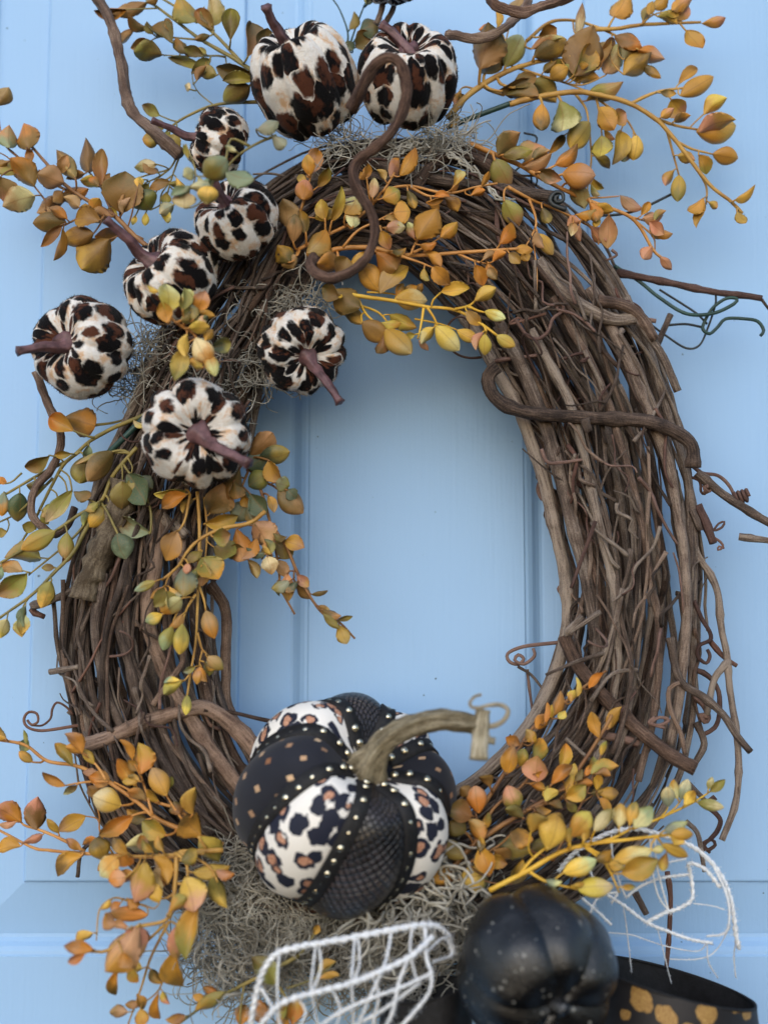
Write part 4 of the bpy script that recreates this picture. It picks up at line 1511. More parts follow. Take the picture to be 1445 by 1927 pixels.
spray('yellow budded leaf spray hanging into the upper opening of the ring', 'yellow_stem', [
    (6, .11, .12, [(610, 542), (670, 556), (740, 566), (800, 577), (855, 583), (900, 606), (936, 632)]),
    (4, .12, .12, [(856, 582), (885, 574), (897, 560)]), (4, .12, .12, [(880, 576), (900, 585), (914, 588)]),
    (4, .12, .12, [(803, 578), (815, 595), (824, 614)]), (4, .115, .115, [(797, 580), (792, 612), (786, 638)]),
    (4, .11, .11, [(672, 558), (690, 592), (726, 622)]), (4, .10, .10, [(668, 572), (712, 588), (736, 616)]),
    (3, .10, .10, [(690, 550), (730, 552), (770, 560)]), (4, .12, .12, [(910, 612), (914, 622), (912, 632)]), (3, .10, .10, [(780, 600), (830, 610), (862, 622)])],
    '744 562 804 566 40 gc*; 830 550 886 545 24 y*; 893 567 934 544 24 y*; 912 586 951 600 22 yc*; 934 632 969 652 24 y*; 912 628 912 669 24 y*; 820 614 864 660 38 yc*; 860 622 899 642 24 yg*;'
    '732 592 782 618 26 yg*; 682 606 728 642 40 bg*; 726 620 774 666 42 gt*; 787 640 804 662 12 p; 625 545 676 582 48 bd; 640 580 682 610 24 dg; 712 546 678 496 42 gd*; 714 552 764 494 34 tg; 632 520 652 484 36 b; 640 560 610 540 30 bd')

spray('dusty olive leaf spray spilling off the outer edge below the sideways-stemmed pumpkin', 'olive_stem', [
    (6, .09, .06, [(275, 780), (215, 805), (170, 830), (130, 865), (80, 890), (12, 930)]),
    (5, .08, .06, [(150, 850), (120, 875), (95, 920), (65, 980), (40, 1022)]),
    (6, .10, .09, [(258, 842), (235, 868), (210, 900), (190, 945), (150, 968), (100, 1002), (0, 1060)]),
    (6, .10, .10, [(190, 945), (165, 990), (138, 1040), (100, 1080), (60, 1120), (-5, 1166)]),
    (4, .095, .09, [(190, 945), (140, 1010), (55, 1082)]),
    (4, .07, .06, [(180, 800), (215, 795), (250, 785)]),
    (4, .07, .05, [(100, 900), (40, 960), (-5, 985)]),
    (3, .1, .1, [(230, 875), (231, 890), (231, 906)]), (3, .1, .1, [(240, 860), (250, 880), (245, 896)]),
    (3, .1, .1, [(60, 1118), (45, 1140), (40, 1160)]), (3, .06, .06, [(42, 890), (20, 908), (-5, 910)])],
    '182 802 130 786 48 ob; 142 812 94 786 32 go; 95 857 48 878 28 lt; 160 860 150 910 40 dl*; 212 850 165 906 42 dt*; 212 852 145 872 14 lt; -5 905 14 906 14 o; 38 928 34 982 38 kl*; 8 926 4 972 24 eo*;'
    '136 924 86 988 26 lc; 128 932 102 970 26 ek; 140 926 174 938 22 db; 231 905 232 958 40 ld*; 242 892 282 950 44 k; 206 950 168 992 34 lg*; 68 996 43 988 20 l; 104 1000 40 1034 36 lg*;'
    '127 1002 123 1052 30 lt*; 284 1002 222 976 32 ed; 222 1004 238 1052 42 ke*; 80 1050 16 1042 38 lt; 44 1074 -5 1062 26 to; 52 1078 -4 1116 38 lt; 98 1092 82 1144 30 ly*; 44 1160 38 1196 24 cy*; 14 1164 0 1200 26 cy*; 14 1000 -6 1004 16 l; 255 900 285 920 30 k; 110 945 80 975 24 lt')

spray('green and orange leaf spray hanging straight down below the palest pumpkin', 'gold_stem', [
    (5, .105, .11, [(372, 925), (376, 1000), (374, 1070), (372, 1140), (369, 1205), (360, 1262), (352, 1312)]),
    (6, .12, .12, [(500, 962), (470, 984), (420, 994), (375, 1016), (350, 1042), (335, 1066), (305, 1092)]),
    (4, .11, .115, [(358, 930), (348, 980), (332, 1005)]),
    (4, .11, .11, [(374, 1100), (384, 1128), (388, 1150)]), (4, .11, .11, [(372, 1190), (381, 1222), (396, 1236)]), (3, .11, .11, [(382, 1222), (377, 1240), (375, 1256)]),
    (4, .115, .115, [(369, 1118), (352, 1145), (343, 1176)]), (3, .12, .12, [(340, 1062), (318, 1085), (310, 1108)]), (3, .115, .115, [(335, 1150), (328, 1165), (323, 1182)]),
    (3, .115, .115, [(362, 1262), (352, 1276), (345, 1282)]), (4, .1, .1, [(385, 935), (390, 1000), (386, 1060)])],
    '352 922 291 924 18 ly; 352 930 304 956 26 ob; 332 1000 308 1058 38 to*; 394 968 422 914 50 dt; 384 986 448 974 28 gl; 293 1094 253 1112 18 le*; 310 1106 296 1142 26 l*; 346 1068 345 1124 40 el*;'
    '354 1060 350 1080 16 p*; 342 1126 303 1152 38 co*; 306 1156 274 1170 24 ye*; 324 1180 307 1224 28 le*; 344 1174 338 1232 30 ly*; 388 1150 404 1202 32 to*; 390 1236 420 1260 26 tl*; 376 1255 371 1288 20 to*;'
    '346 1280 306 1306 22 yl*; 353 1308 350 1346 18 ly*; 386 1058 384 1104 32 t; 380 1050 412 1094 46 lg; 404 1030 448 1046 38 dl; 400 1010 434 1008 32 lt; 365 940 340 965 20 dg')

spray('dark green and copper leaf spray dangling inside the ring with thin tips', 'brown_stem', [
    (5, .10, .10, [(465, 870), (490, 920), (502, 960), (515, 1010), (525, 1075), (530, 1110), (555, 1156)]),
    (5, .10, .10, [(520, 1000), (540, 1030), (560, 1078), (585, 1125), (610, 1156), (640, 1172), (668, 1202)]),
    (4, .10, .1, [(485, 905), (510, 912), (528, 925)]), (4, .1, .1, [(470, 880), (455, 920), (456, 946)]),
    (3, .1, .1, [(495, 985), (485, 1015), (460, 1050)]), (3, .1, .1, [(530, 1050), (515, 1050), (508, 1045)]),
    (3, .1, .1, [(555, 1065), (553, 1090), (562, 1102)])],
    '466 862 516 814 40 bp; 488 860 546 850 36 kl*; 466 882 502 858 36 ke; 505 866 529 908 32 gt; 504 890 468 916 38 lk*; 518 908 545 916 28 el; 524 922 571 966 42 dt*; 540 922 558 938 22 k; 470 928 503 968 34 k;'
    '505 932 518 964 17 gt; 462 942 448 982 40 ek; 446 996 458 1062 40 ot; 478 982 508 1028 46 pt; 484 1014 458 1058 26 op; 440 905 446 938 28 db; 514 1004 541 1014 16 d; 518 1020 552 1048 32 dl; 536 1018 573 1030 28 gt*;'
    '503 1046 512 1080 28 ct; 518 1054 542 1086 22 bt; 541 1078 543 1130 24 pt; 558 1098 588 1127 20 bt; 585 1118 616 1109 9 d; 634 1167 664 1160 9 dl; 608 1154 638 1184 15 l; 522 1094 526 1122 10 k; 452 880 430 940 30 db; 460 920 480 990 30 kt')

spray('small yellow leaf spray between the brown-stemmed pumpkin and the palest one', 'orange_stem', [
    (5, .17, .165, [(302, 545), (318, 592), (342, 614), (368, 632), (382, 682)]),
    (4, .17, .17, [(345, 612), (355, 595), (368, 580)])],
    '318 588 318 530 40 yc; 316 608 306 568 26 og; 372 586 386 548 28 op*; 344 584 352 540 18 l; 364 602 358 572 20 lk; 372 616 386 594 18 cp*; 386 644 402 620 18 g; 368 636 396 684 40 co*; 390 662 406 708 26 gc*;'
    '352 628 344 672 20 y; 346 658 330 714 30 yl*; 382 692 354 678 20 yg; 396 656 436 644 26 kl; 300 548 278 538 10 y')

spray('orange and gold leaf spray jutting from the lower outer vines towards the door edge', 'orange_stem', [
    (7, .115, .085, [(420, 1590), (345, 1562), (295, 1540), (260, 1510), (212, 1476), (180, 1456), (140, 1440), (90, 1432), (55, 1406), (35, 1398), (-5, 1392)]),
    (5, .115, .105, [(350, 1535), (330, 1520), (285, 1506), (215, 1472)]),
    (6, .11, .075, [(330, 1612), (250, 1612), (160, 1606), (90, 1600), (60, 1594), (-5, 1560)]),
    (5, .09, .075, [(160, 1602), (110, 1576), (70, 1560), (45, 1552), (34, 1535)]),
    (4, .11, .1, [(205, 1470), (160, 1472), (125, 1478)]), (4, .115, .11, [(200, 1468), (188, 1448), (166, 1420)]),
    (4, .12, .115, [(288, 1535), (278, 1500), (266, 1458)]), (4, .12, .12, [(345, 1545), (328, 1520), (313, 1496)]), (3, .09, .085, [(215, 1610), (190, 1570), (185, 1542), (162, 1536)])],
    '156 1418 126 1376 26 op; 178 1438 157 1410 18 g*; 138 1442 104 1396 20 lg; 62 1434 36 1414 18 g*; 50 1402 47 1374 7 l; 38 1396 58 1410 22 kl*; 126 1478 83 1450 17 ob; 208 1472 168 1462 28 to; 228 1516 175 1498 46 yc*; 180 1506 166 1480 26 b;'
    '250 1430 227 1390 16 o; 258 1480 221 1428 26 go; 266 1458 265 1398 36 og*; 313 1497 287 1444 38 gt*; 362 1534 365 1480 30 gy*; 378 1574 342 1536 46 gd; 314 1572 266 1548 34 gl; 252 1534 186 1574 28 ob; 338 1532 328 1508 24 bd; 278 1542 238 1524 24 dg;'
    '162 1536 110 1568 28 gt; 112 1570 88 1544 14 g; 68 1562 70 1500 38 bp; 42 1548 -6 1516 34 op; 32 1546 -2 1552 12 p; 82 1570 46 1586 14 p; 40 1592 -5 1598 26 g; 196 1618 180 1576 40 gd*; 156 1608 102 1646 30 gd; 300 1606 238 1584 42 dc')

spray('drooping peach and yellow leaf spray at the lower corner beside the moss', 'gold_stem', [
    (7, .13, .16, [(420, 1600), (370, 1602), (336, 1606), (332, 1640), (326, 1700), (312, 1732), (250, 1748), (205, 1788), (170, 1790)]),
    (5, .14, .15, [(330, 1605), (350, 1622), (354, 1652)]), (5, .14, .14, [(385, 1605), (300, 1610), (240, 1612)]),
    (4, .13, .12, [(318, 1735), (285, 1800), (265, 1862), (240, 1932)]), (3, .12, .12, [(312, 1820), (300, 1862), (268, 1890)]), (4, .13, .13, [(312, 1738), (260, 1788), (222, 1826)]),
    (3, .14, .14, [(275, 1705), (240, 1695), (215, 1690), (188, 1712), (182, 1770)]), (4, .14, .15, [(360, 1610), (395, 1632), (410, 1660)])],
    '374 1574 412 1624 38 yl; 362 1642 432 1634 26 yg*; 400 1650 426 1708 30 ly; 350 1650 370 1716 52 yp; 222 1612 185 1648 38 gc; 228 1598 248 1630 26 o; 272 1620 246 1698 46 gp; 304 1628 300 1674 38 to; 238 1650 203 1656 30 po; 252 1640 222 1664 22 op;'
    '278 1722 204 1720 28 ob*; 222 1742 194 1722 28 po; 262 1740 196 1828 56 po; 248 1744 264 1798 44 pt; 222 1822 214 1876 19 gd; 374 1700 348 1806 34 gl; 334 1742 340 1806 36 pt; 330 1786 336 1862 40 gd; 176 1786 120 1780 24 op; 162 1794 128 1810 16 op;'
    '265 1898 268 1934 24 go; 298 1868 297 1922 16 g; 258 1872 272 1900 18 gd; 300 1700 280 1660 26 g; 316 1720 350 1690 24 gl; 290 1610 320 1660 30 g; 240 1690 262 1705 22 o; 300 1690 292 1640 24 ct; 230 1790 246 1822 24 ot; 340 1620 372 1600 28 dg')

spray('tan and gold leaf spray leaning up between the patchwork pumpkin and the vines', 'brown_stem', [
    (8, .115, .11, [(830, 1670), (870, 1610), (930, 1562), (990, 1526), (1060, 1482), (1100, 1430), (1142, 1362), (1150, 1345)]),
    (6, .11, .10, [(900, 1530), (945, 1460), (1000, 1372), (1050, 1332), (1095, 1295), (1140, 1262)]),
    (5, .115, .11, [(890, 1590), (930, 1520), (980, 1480), (1010, 1440)]),
    (5, .12, .115, [(990, 1525), (1030, 1512), (1066, 1500)]), (4, .12, .115, [(1050, 1490), (1090, 1470), (1112, 1456)]),
    (4, .12, .12, [(1040, 1620), (1090, 1520), (1112, 1470), (1120, 1440)]), (4, .12, .12, [(870, 1610), (900, 1575), (895, 1530)]), (4, .12, .13, [(880, 1625), (940, 1590), (960, 1570)]),
    (3, .115, .115, [(1095, 1510), (1115, 1497), (1130, 1493)])],
    '1040 1348 1056 1302 20 ot; 1048 1352 1062 1336 16 y; 1074 1322 1080 1298 16 gy; 1084 1312 1085 1274 10 gy; 1108 1296 1138 1268 16 o; 1024 1362 1026 1320 10 o; 1038 1352 1038 1326 9 y; 1008 1372 1032 1344 24 ob; 1002 1398 990 1372 20 gt; 978 1402 952 1386 20 bo;'
    '954 1456 966 1402 28 op; 978 1442 986 1408 24 gl*; 1004 1432 1022 1388 28 lg*; 1010 1472 1010 1422 44 pt; 1054 1448 1066 1398 22 go; 1036 1478 1078 1442 24 ob; 1126 1388 1110 1338 22 og; 1144 1372 1166 1330 22 og; 1130 1422 1140 1394 12 gl; 1110 1456 1162 1440 26 lg;'
    '1064 1502 1102 1478 28 gl; 1128 1493 1164 1492 26 gb*; 922 1482 904 1458 24 b; 900 1530 894 1478 38 op*; 888 1502 866 1482 22 b; 972 1524 954 1478 38 lp*; 890 1536 842 1524 38 bd*; 876 1566 846 1546 38 d*; 908 1584 884 1540 30 ot*; 904 1562 920 1528 16 gl;'
    '874 1614 822 1584 34 lt*; 846 1658 808 1630 38 ol*; 922 1648 904 1594 34 og*; 866 1656 918 1654 48 yl*; 1002 1602 938 1588 38 lk*; 958 1568 1000 1584 34 bo; 960 1664 984 1618 24 dg; 985 1540 950 1520 22 dl; 930 1600 960 1620 30 bd; 1000 1600 1030 1580 22 dl; 1060 1560 1030 1530 24 dg; 990 1395 1010 1385 14 g')

spray('yellow budded leaf spray in front, above the black pumpkin', 'yellow_stem', [
    (7, .15, .15, [(920, 1676), (990, 1640), (1050, 1606), (1100, 1590), (1180, 1580), (1265, 1570)]),
    (5, .15, .15, [(975, 1648), (1000, 1618), (1028, 1594)]), (5, .15, .155, [(995, 1640), (1030, 1660), (1090, 1674)]),
    (4, .15, .15, [(1098, 1592), (1140, 1628), (1165, 1680)]), (5, .15, .15, [(1085, 1595), (1150, 1578), (1195, 1555)]), (4, .15, .15, [(1105, 1594), (1130, 1608), (1155, 1618)]),
    (4, .13, .10, [(1190, 1560), (1240, 1540), (1300, 1512), (1338, 1488)]), (4, .15, .14, [(1235, 1574), (1245, 1588), (1256, 1596)]), (3, .12, .11, [(1245, 1540), (1270, 1520), (1284, 1500)]), (3, .12, .11, [(1235, 1545), (1252, 1528), (1257, 1514)])],
    '1030 1598 1046 1532 52 yg*; 998 1566 1026 1534 34 gl; 1074 1574 1110 1528 40 gy*; 1118 1564 1152 1522 26 cl*; 1164 1558 1166 1510 30 cg*; 1184 1552 1196 1508 24 yl*; 1192 1558 1228 1520 30 ce*; 1257 1518 1255 1480 26 ec*; 1280 1504 1294 1466 24 ec*; 1335 1490 1364 1467 15 l;'
    '1312 1510 1362 1520 22 lc*; 1248 1564 1292 1548 20 ec; 1262 1570 1304 1570 24 g*; 1244 1588 1294 1612 22 g*; 1150 1622 1222 1604 30 yc; 1168 1644 1238 1618 38 gl; 1060 1642 1122 1618 34 yc*; 1086 1672 1154 1668 38 yc*; 1225 1600 1250 1595 14 c; 1150 1600 1120 1620 20 gd')

spray('olive leaf spray poking out of the moss behind the white netting', 'olive_stem', [
    (6, .12, .12, [(560, 1800), (500, 1832), (440, 1862), (385, 1892), (325, 1935)]),
    (4, .13, .13, [(600, 1838), (570, 1850), (540, 1860)]), (4, .13, .13, [(520, 1850), (545, 1890), (552, 1940)])],
    '425 1868 368 1906 24 lg; 350 1912 314 1921 18 bo; 522 1852 476 1800 40 ld; 548 1930 556 1876 28 og; 452 1930 462 1888 26 ob; 632 1808 598 1832 17 gl; 560 1925 520 1890 24 gd; 500 1930 480 1880 28 bo; 640 1835 600 1840 14 g; 590 1760 600 1740 12 g')

spray('dark olive leaf spray standing behind the two top pumpkins', 'green_wire', [
    (3, .05, .05, [(650, 110), (670, 50), (690, 0), (700, -20)]), (3, .05, .05, [(640, 120), (655, 70), (640, 20), (620, -10)]), (3, .05, .05, [(655, 95), (680, 60), (705, 45)])],
    '676 60 710 40 36 kd; 668 90 700 64 36 db; 664 96 652 78 22 k; 690 10 700 -14 18 l')


# ------------------------------------------------------------------ loose curly vines
def curly(label, runs, mat='curl'):
    root = empty('curly_vine', P(runs[0][1][0][0], runs[0][1][0][1], runs[0][1][0][2]))
    tag(root, label, 'vine', 'curly vine picks')
    for k, (rp, pts) in enumerate(runs):
        w = path3(pts, .0035)
        s1 = PX(pts[0][0], pts[0][1], pts[0][2])
        t = np.linspace(0, 1, len(w))
        wav = np.array([1 + .16 * mnoise.noise(Vector((i * .13, k * 5.0, rp))) + .10 * mnoise.noise(Vector((i * .5, k * 9.0, rp))) for i in range(len(w))])
        g = Geo().tube(w, rp * .9 * s1 * (1 - .22 * t) * wav, 14, rough=.26)
        vv = np.array(g.v)
        for i in range(len(w)):            # twisted, fluted cross-section
            for q in range(14):
                idx = i * 14 + q
                vv[idx] = w[i] + (vv[idx] - w[i]) * (1 + .17 * math.sin(3 * (2 * math.pi * q / 14) + i * .32))
        g.v = list(vv)
        link('shoot', g.mesh('shoot'), M[mat], root)
    return root


curly('long bare brown vine curving up from the small stemmed pumpkin', [
    (13, [(340, 292, .075), (318, 272, .075), (280, 240, .075), (250, 210, .072), (236, 165, .07), (226, 110, .07), (214, 55, .068), (196, 15, .065), (172, -12, .065)])])
curly('thick vine looping in front of the two top pumpkins and down to a hook', [
    (12.5, [(664, 205, .165), (678, 170, .178), (700, 128, .185), (728, 108, .19), (752, 118, .19), (764, 160, .188), (758, 205, .185), (735, 252, .18), (700, 283, .172), (672, 304, .168), (664, 332, .168), (680, 368, .168),
            (700, 405, .168), (704, 445, .168), (688, 485, .17), (655, 514, .172), (618, 524, .172), (592, 512, .168), (583, 494, .162), (592, 484, .155)])])
curly('twisted coil of brown vine against the sky-blue door at the top edge', [
    (10.5, [(842, 64, .085), (862, 66, .09), (895, 73, .092), (935, 62, .088), (962, 42, .08), (990, 8, .07), (995, -20, .065)]),
    (11.5, [(921, -8, .10), (932, 8, .105), (958, 20, .105), (985, 24, .10), (1020, 12, .095), (1062, -2, .09), (1090, -14, .09)])])
curly('knotted brown vine snaking down past the orange folded leaf', [
    (8.5, [(68, 700, .07), (85, 745, .07), (104, 785, .07), (114, 815, .07), (112, 845, .07), (95, 885, .075), (70, 915, .075), (60, 945, .075), (62, 972, .075), (80, 992, .075), (105, 1005, .07), (130, 985, .06), (140, 955, .055)])])
curly('short pair of brown vines under the pumpkin at the top edge', [
    (7, [(708, 45, .07), (716, 25, .07), (722, -5, .07)]), (6, [(722, 48, .065), (738, 20, .065), (745, -5, .065)])])

# ------------------------------------------------------------------ wires
fw = empty('floral_wire', P(1170, 510, .05))
tag(fw, 'bent dark green floral wires sticking out of the vines over the bare door', 'wire')
for rp, pts in [
    (3.4, [(1155, 500, .05), (1200, 528, .05), (1240, 560, .055), (1290, 590, .06), (1340, 590, .06), (1380, 572, .06), (1385, 562, .06), (1365, 562, .06), (1340, 580, .058), (1325, 605, .055), (1322, 620, .055), (1335, 628, .055), (1350, 615, .055), (1365, 600, .055), (1400, 600, .06), (1425, 605, .06), (1436, 622, .06), (1430, 632, .06)]),
    (2.2, [(1240, 545, .05), (1280, 570, .05), (1310, 590, .05), (1330, 610, .05)]),
    (2.2, [(1210, 600, .05), (1250, 630, .05), (1290, 655, .05), (1315, 650, .05), (1330, 620, .05), (1345, 575, .055), (1346, 555, .055)]),
    (2.4, [(1255, 612, .05), (1290, 610, .05), (1322, 616, .05)]),
    (2.6, [(1095, 404, .06), (1150, 405, .06), (1200, 395, .06), (1262, 366, .06)]),
    (2.0, [(985, 250, .05), (1010, 260, .05), (990, 300, .05), (960, 330, .05)]),
    (2.0, [(1000, 345, .06), (998, 310, .06), (1010, 335, .06), (1008, 350, .06)]),
    (2.2, [(860, 345, .06), (900, 375, .06), (960, 380, .06)])]:
    w = path3(pts, .003)
    link('wire', Geo().tube(w, rp * PX(*pts[0]), 6).mesh('wire'), M['green_wire' if rp > 3 else 'dark_wire'], fw)
gs = empty('wire_stem', P(855, 236, .07))
tag(gs, 'straight green wire stem running from the moss into the golden leaves', 'wire')
link('rod', Geo().tube(path3([(840, 240, .072), (900, 217, .073), (962, 194, .075)], .004), 5.2 * PX(850, 236, .07), 8).mesh('rod'), M['green_wire'], gs)
gs2 = empty('wire_stem', P(230, 820, .09))
tag(gs2, 'dark green wire stem slanting behind the palest pumpkin', 'wire')
link('rod', Geo().tube(path3([(275, 782, .09), (240, 818, .09), (205, 852, .085)], .004), 6 * PX(230, 820, .09), 8).mesh('rod'), M['green_wire'], gs2)


# ------------------------------------------------------------------ dried moss
def moss(label, blobs, count, seed, rt=(.00022, .00050), length=(.02, .06), front=.02):
    lr = np.random.default_rng(seed)
    g = Geo()
    tot = sum(b[2] * b[3] for b in blobs)
    for (cx, cy, rx, ry, d0, d1) in blobs:
        for _ in range(int(count * rx * ry / tot)):
            a, q = lr.uniform(0, 6.283), math.sqrt(lr.uniform(0, 1))
            p = np.array(tuple(P(cx + rx * q * math.cos(a), cy + ry * q * math.sin(a), lr.uniform(d0, d1))))
            home = np.array(tuple(P(cx, cy, (d0 + d1) / 2)))
            h = lr.normal(0, 1, 3) * np.array([1, .55, 1])
            h /= np.linalg.norm(h)
            ax = lr.normal(0, 1, 3)
            L = lr.uniform(*length)
            n = int(L / .0034)
            pts = []
            curl = lr.uniform(-.55, .55)
            for s in range(n):
                pts.append(p.copy())
                ax += lr.normal(0, .35, 3)
                ax /= np.linalg.norm(ax)
                h = h + np.cross(ax, h) * curl + lr.normal(0, .16, 3) - (p - home) * 1.6 + np.array([0, 0, -.03])
                h /= np.linalg.norm(h)
                p = p + h * .0034
            if len(pts) > 3:
                pts = np.array(pts)
                pts[:, 1] = np.minimum(pts[:, 1], -.004)
                g.tube(pts, lr.uniform(*rt), 4, cap=False)
    o = link('spanish_moss', g.mesh('spanish_moss'), M['moss'])
    tag(o, label, 'moss', kind='stuff')
    return o


moss('thick grey curly moss packed below the patchwork pumpkin', [(455, 1760, 110, 120, .06, .115), (600, 1780, 130, 90, .06, .11), (760, 1790, 130, 90, .055, .11), (450, 1640, 60, 60, .07, .11)], 2700, 1)
moss('loose pale moss strands between the patchwork pumpkin and black pumpkin', [(850, 1690, 70, 60, .09, .135), (760, 1730, 80, 40, .10, .135)], 130, 2, (.0006, .0011), (.04, .09))
moss('grey moss tuft under the top pumpkin behind the looping vine', [(850, 268, 50, 22, .075, .10), (780, 285, 50, 18, .08, .095), (650, 266, 40, 20, .085, .10)], 300, 3)
moss('grey moss nest between the clustered pumpkins on the outer side', [(290, 675, 45, 60, .06, .095), (395, 690, 50, 40, .065, .10), (250, 725, 40, 30, .05, .075)], 360, 4)
moss('grey moss tuft above the pumpkin inside the ring', [(540, 575, 80, 28, .07, .10), (485, 690, 28, 45, .07, .09)], 240, 5)
for lab, pts in (('long pale moss strand trailing over the arched top vine', [(745, 330, .1), (735, 300, .104), (760, 280, .104), (790, 270, .1)]),
                 ('forked pale moss strand lying across the top vines', [(840, 285, .098), (880, 310, .1), (900, 325, .1), (930, 365, .1), (962, 378, .1)])):
    g = Geo()
    for k in range(3):
        w = path3(pts, .003) + rng.normal(0, .0009, (1, 3))
        w = w + np.array([[mnoise.noise(Vector((i * .5, k * 7, a * 3))) * .003 for a in range(3)] for i in range(len(w))])
        g.tube(w, .00085, 5)
    tag(link('spanish_moss', g.mesh('moss_strand'), M['moss']), lab, 'moss', kind='stuff')


# ------------------------------------------------------------------ white yarn netting
def yarn(g, pts, rp, braid=True, seed=0, fuzz=True):
    lr = np.random.default_rng(seed)
    w = path3(pts, .0016)
    s1 = PX(*pts[0])
    tan = np.gradient(w, axis=0)
    tan /= np.linalg.norm(tan, axis=1)[:, None]
    e1 = np.cross(tan, np.array([0, 1, 0.01]))
    e1 /= (np.linalg.norm(e1, axis=1)[:, None] + 1e-9)
    e2 = np.cross(tan, e1)
    r = rp * s1
    ph = np.arange(len(w)) * .0016 / (r * 5.5) * 2 * math.pi
    if braid:
        for k in range(2):
            a = ph + k * math.pi
            off = e1 * (np.cos(a) * r * .40)[:, None] + e2 * (np.sin(a) * r * .40)[:, None]
            g.tube(w + off, r * .55 * (1 + .16 * np.sin(ph * 1.7 + k)), 6, rough=.25)
    else:
        g.tube(w, r * .62 * (1 + .15 * np.sin(ph * 2)), 6, rough=.3)
    if fuzz:
        for i in range(0, len(w), 1):
            for _ in range(4):
                dv = lr.normal(0, 1, 3)
                dv /= np.linalg.norm(dv)
                L = r * lr.uniform(1.1, 2.2)
                a0 = w[i]
                g.tube([a0, a0 + dv * L * .6, a0 + dv * L + lr.normal(0, r * .3, 3)], .00011, 3, cap=False)


def net(label, runs, seed, thin=1.0):
    root = empty('net_ribbon', P(*runs[0][2][0]))
    tag(root, label, 'netting', 'white yarn netting')
    for k, (rp, braid, pts) in enumerate(runs):
        g = Geo()
        yarn(g, pts, rp * thin, braid, seed + k)
        link('strand', g.mesh('strand'), M['yarn'], root)


net('loop of white yarn netting with braided edge in front of the moss', [
    (8.5, True, [(470, 1940, .17), (480, 1880, .178), (495, 1828, .185), (520, 1795, .188), (560, 1782, .19), (620, 1772, .192), (700, 1757, .192), (770, 1744, .19), (815, 1742, .18), (842, 1760, .165), (853, 1795, .15)]),
    (8, True, [(485, 1935, .19), (530, 1888, .2), (600, 1866, .205), (660, 1850, .206), (720, 1826, .205), (775, 1798, .2), (815, 1762, .19)]),
    (6.5, False, [(590, 1940, .2), (640, 1905, .205), (700, 1878, .206), (760, 1856, .204), (810, 1832, .2)]),
    (6, False, [(650, 1940, .2), (720, 1900, .2), (790, 1850, .198)]),
    (4, False, [(526, 1795, .188), (522, 1850, .195), (526, 1940, .19)]),
    (3.6, False, [(594, 1778, .19), (588, 1830, .198), (586, 1862, .204), (600, 1940, .195)]),
    (3.6, False, [(600, 1778, .19), (604, 1820, .198), (590, 1862, .204)]),
    (4, False, [(668, 1762, .192), (664, 1810, .2), (662, 1850, .206), (666, 1940, .195)]),
    (3.4, False, [(674, 1762, .192), (676, 1815, .2), (664, 1850, .206)]),
    (5, False, [(737, 1750, .191), (728, 1800, .2), (718, 1828, .205), (690, 1890, .205), (670, 1940, .2)]),
    (6.5, False, [(800, 1744, .185), (802, 1800, .195), (812, 1835, .2), (806, 1870, .2), (770, 1915, .2), (745, 1940, .2)]),
    (6, False, [(770, 1800, .2), (750, 1850, .204), (740, 1900, .205), (722, 1940, .2)]),
    (5, False, [(492, 1860, .182), (515, 1900, .185), (535, 1940, .19)]),
    (4, False, [(815, 1810, .19), (850, 1795, .17), (835, 1765, .175), (805, 1790, .19)]),
    (4, False, [(560, 1876, .2), (575, 1905, .2), (560, 1940, .2)]), (4, False, [(625, 1860, .2), (640, 1900, .205), (630, 1940, .2)]),
    (4, False, [(700, 1835, .2), (712, 1872, .205), (700, 1940, .2)]), (3.5, False, [(775, 1745, .19), (772, 1790, .2), (785, 1850, .2)])], 100, .8)
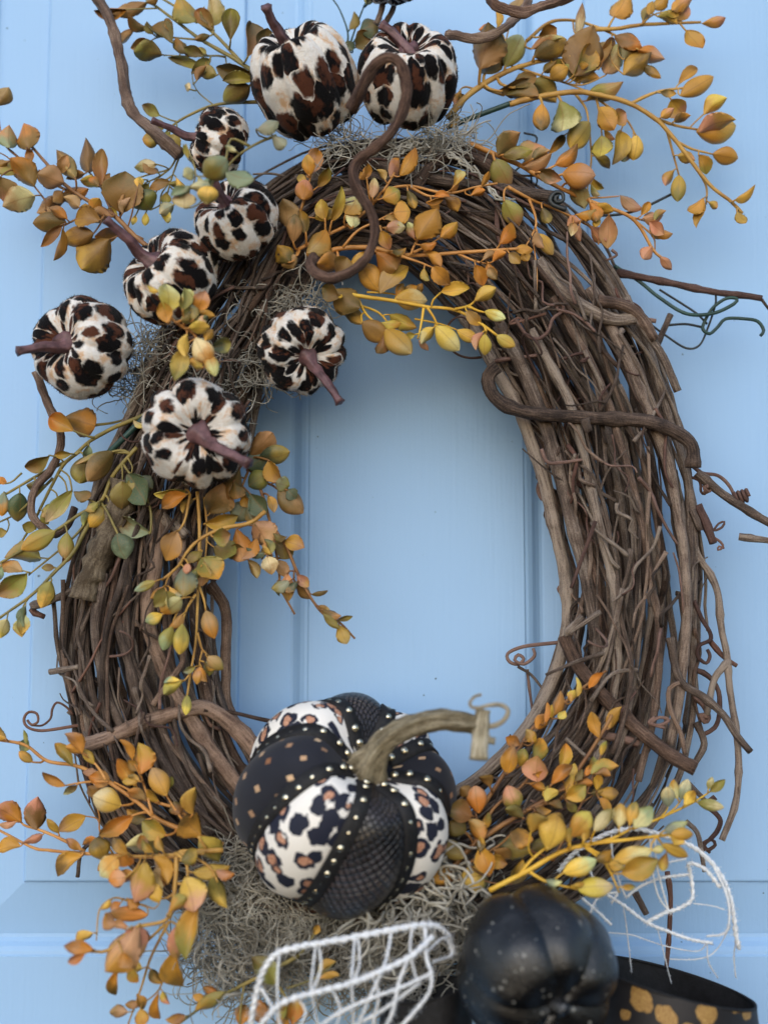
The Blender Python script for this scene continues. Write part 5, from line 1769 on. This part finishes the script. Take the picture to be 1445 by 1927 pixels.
net('open web of white yarn netting standing out above the spotted ribbon', [
    (7, True, [(1050, 1640, .10), (1075, 1610, .105), (1110, 1585, .11), (1150, 1566, .115), (1200, 1560, .12), (1255, 1575, .12), (1300, 1592, .12), (1335, 1620, .12), (1360, 1655, .12), (1376, 1700, .12), (1384, 1760, .115), (1390, 1785, .11)]),
    (4.5, False, [(1340, 1625, .12), (1365, 1680, .125), (1372, 1720, .125), (1364, 1755, .12), (1330, 1762, .11)]),
    (5, True, [(1140, 1682, .10), (1175, 1705, .105), (1215, 1735, .11), (1255, 1752, .115), (1300, 1768, .115), (1340, 1775, .11)]),
    (4.5, True, [(1178, 1688, .10), (1205, 1668, .105), (1245, 1652, .11), (1300, 1645, .11)]),
    (6, True, [(1215, 1736, .11), (1250, 1718, .112), (1280, 1708, .112), (1302, 1690, .112), (1300, 1650, .112), (1296, 1625, .115), (1325, 1635, .118), (1355, 1670, .12)]),
    (4, False, [(1232, 1570, .12), (1234, 1620, .118), (1245, 1670, .114), (1258, 1716, .112)]),
    (3.5, False, [(1222, 1575, .12), (1226, 1630, .118), (1238, 1685, .114), (1262, 1720, .112)]),
    (4, False, [(1150, 1568, .115), (1152, 1610, .112), (1165, 1660, .108), (1178, 1690, .105)]),
    (2.4, False, [(1172, 1702, .1), (1180, 1760, .09), (1188, 1830, .08)]),
    (2.2, False, [(1236, 1745, .1), (1250, 1800, .09), (1262, 1850, .08)]),
    (2.2, False, [(1145, 1755, .09), (1190, 1760, .09), (1250, 1780, .09), (1310, 1790, .095), (1330, 1775, .1)]),
    (2.2, False, [(1305, 1700, .11), (1340, 1705, .115), (1362, 1712, .12)]),
    (2.4, False, [(1385, 1765, .112), (1380, 1800, .1), (1384, 1840, .09)]),
    (2.4, False, [(1330, 1775, .105), (1332, 1810, .1), (1350, 1840, .09)]),
    (2.2, False, [(1260, 1805, .09), (1310, 1805, .095), (1345, 1790, .1), (1375, 1740, .11)]),
    (6, False, [(1095, 1690, .1), (1120, 1712, .1), (1150, 1740, .1)]), (5, False, [(1105, 1730, .1), (1125, 1690, .1), (1160, 1680, .1), (1150, 1700, .1)]),
    (4, False, [(1225, 1625, .12), (1260, 1622, .12), (1290, 1616, .12)]), (5, False, [(1085, 1605, .1), (1110, 1640, .1), (1120, 1680, .1)])], 200, .75)


# ------------------------------------------------------------------ ribbons
def band(name, ring, height, lean, mat, inner_mat, uvs, label, hem=.0010):
    """A stiff ribbon loop: closed outline swept upwards, with wired edges."""
    ring = np.array(ring)
    n = len(ring)
    lean = np.array(lean)
    cen = ring.mean(axis=0)
    out = ring - cen
    out[:, 2] = 0
    out /= np.linalg.norm(out, axis=1)[:, None]
    verts, uv, faces = [], [], []
    arc = np.concatenate([[0], np.cumsum(np.linalg.norm(np.diff(np.vstack([ring, ring[:1]]), axis=0), axis=1))])
    rows = 8
    for side in (0, 1):
        for i in range(rows + 1):
            t = i / rows
            for k in range(n + 1):
                p = ring[k % n] - lean * height * t + out[k % n] * (.0 if side == 0 else -.0009)
                p = p + out[k % n] * .002 * math.sin(k * .35 + i * .5)
                verts.append(p)
                uv.append((arc[k] * uvs, t * height * uvs))
    n1 = n + 1
    off = (rows + 1) * n1
    fi = []
    for i in range(rows):
        for k in range(n):
            a = i * n1 + k
            faces.append((a, a + n1, a + n1 + 1, a + 1))
            faces.append((off + a, off + a + 1, off + a + n1 + 1, off + a + n1))
            fi += [0, 1]
    me = mesh_from(name, verts, faces, uv)
    root = empty(name, tuple(cen - lean * height))
    tag(root, label, 'ribbon')
    o = link('loop', me, M[mat], root)
    me.materials.append(M[inner_mat])
    me.polygons.foreach_set('material_index', fi)
    hp = np.vstack([ring, ring[:2]])
    link('wired_edge', Geo().tube(hp, hem, 6).mesh('wired_edge'), M['black_cloth'], root)
    return root


def loop_outline(cx, cy, d, rx, ry, turn=0.0, n=72, tilt=0.0, flat=1.0):
    c = P(cx, cy, d)
    pts = []
    for k in range(n):
        a = 2 * math.pi * k / n
        x, y = math.cos(a), math.sin(a)
        x = math.copysign(abs(x) ** flat, x)
        X, Y = x * rx, y * ry
        xr = X * math.cos(turn) - Y * math.sin(turn)
        yr = X * math.sin(turn) + Y * math.cos(turn)
        pts.append((c.x + xr, c.y + yr, c.z + xr * tilt))
    return pts


band('spotted_ribbon', loop_outline(1262, 1848, .115, .0555, .052, turn=-.28, tilt=-.24), .075, (0, .0, 1.0), 'gold_ribbon', 'black_cloth', 44.0,
     'black ribbon loop with gold leopard spots beside the black pumpkin')
band('black_ribbon', loop_outline(800, 1862, .125, .030, .03, turn=.2, tilt=.15), .075, (0, 0, 1.0), 'black_cloth', 'black_cloth', 40.0,
     'plain black ribbon loop behind the white braided netting')
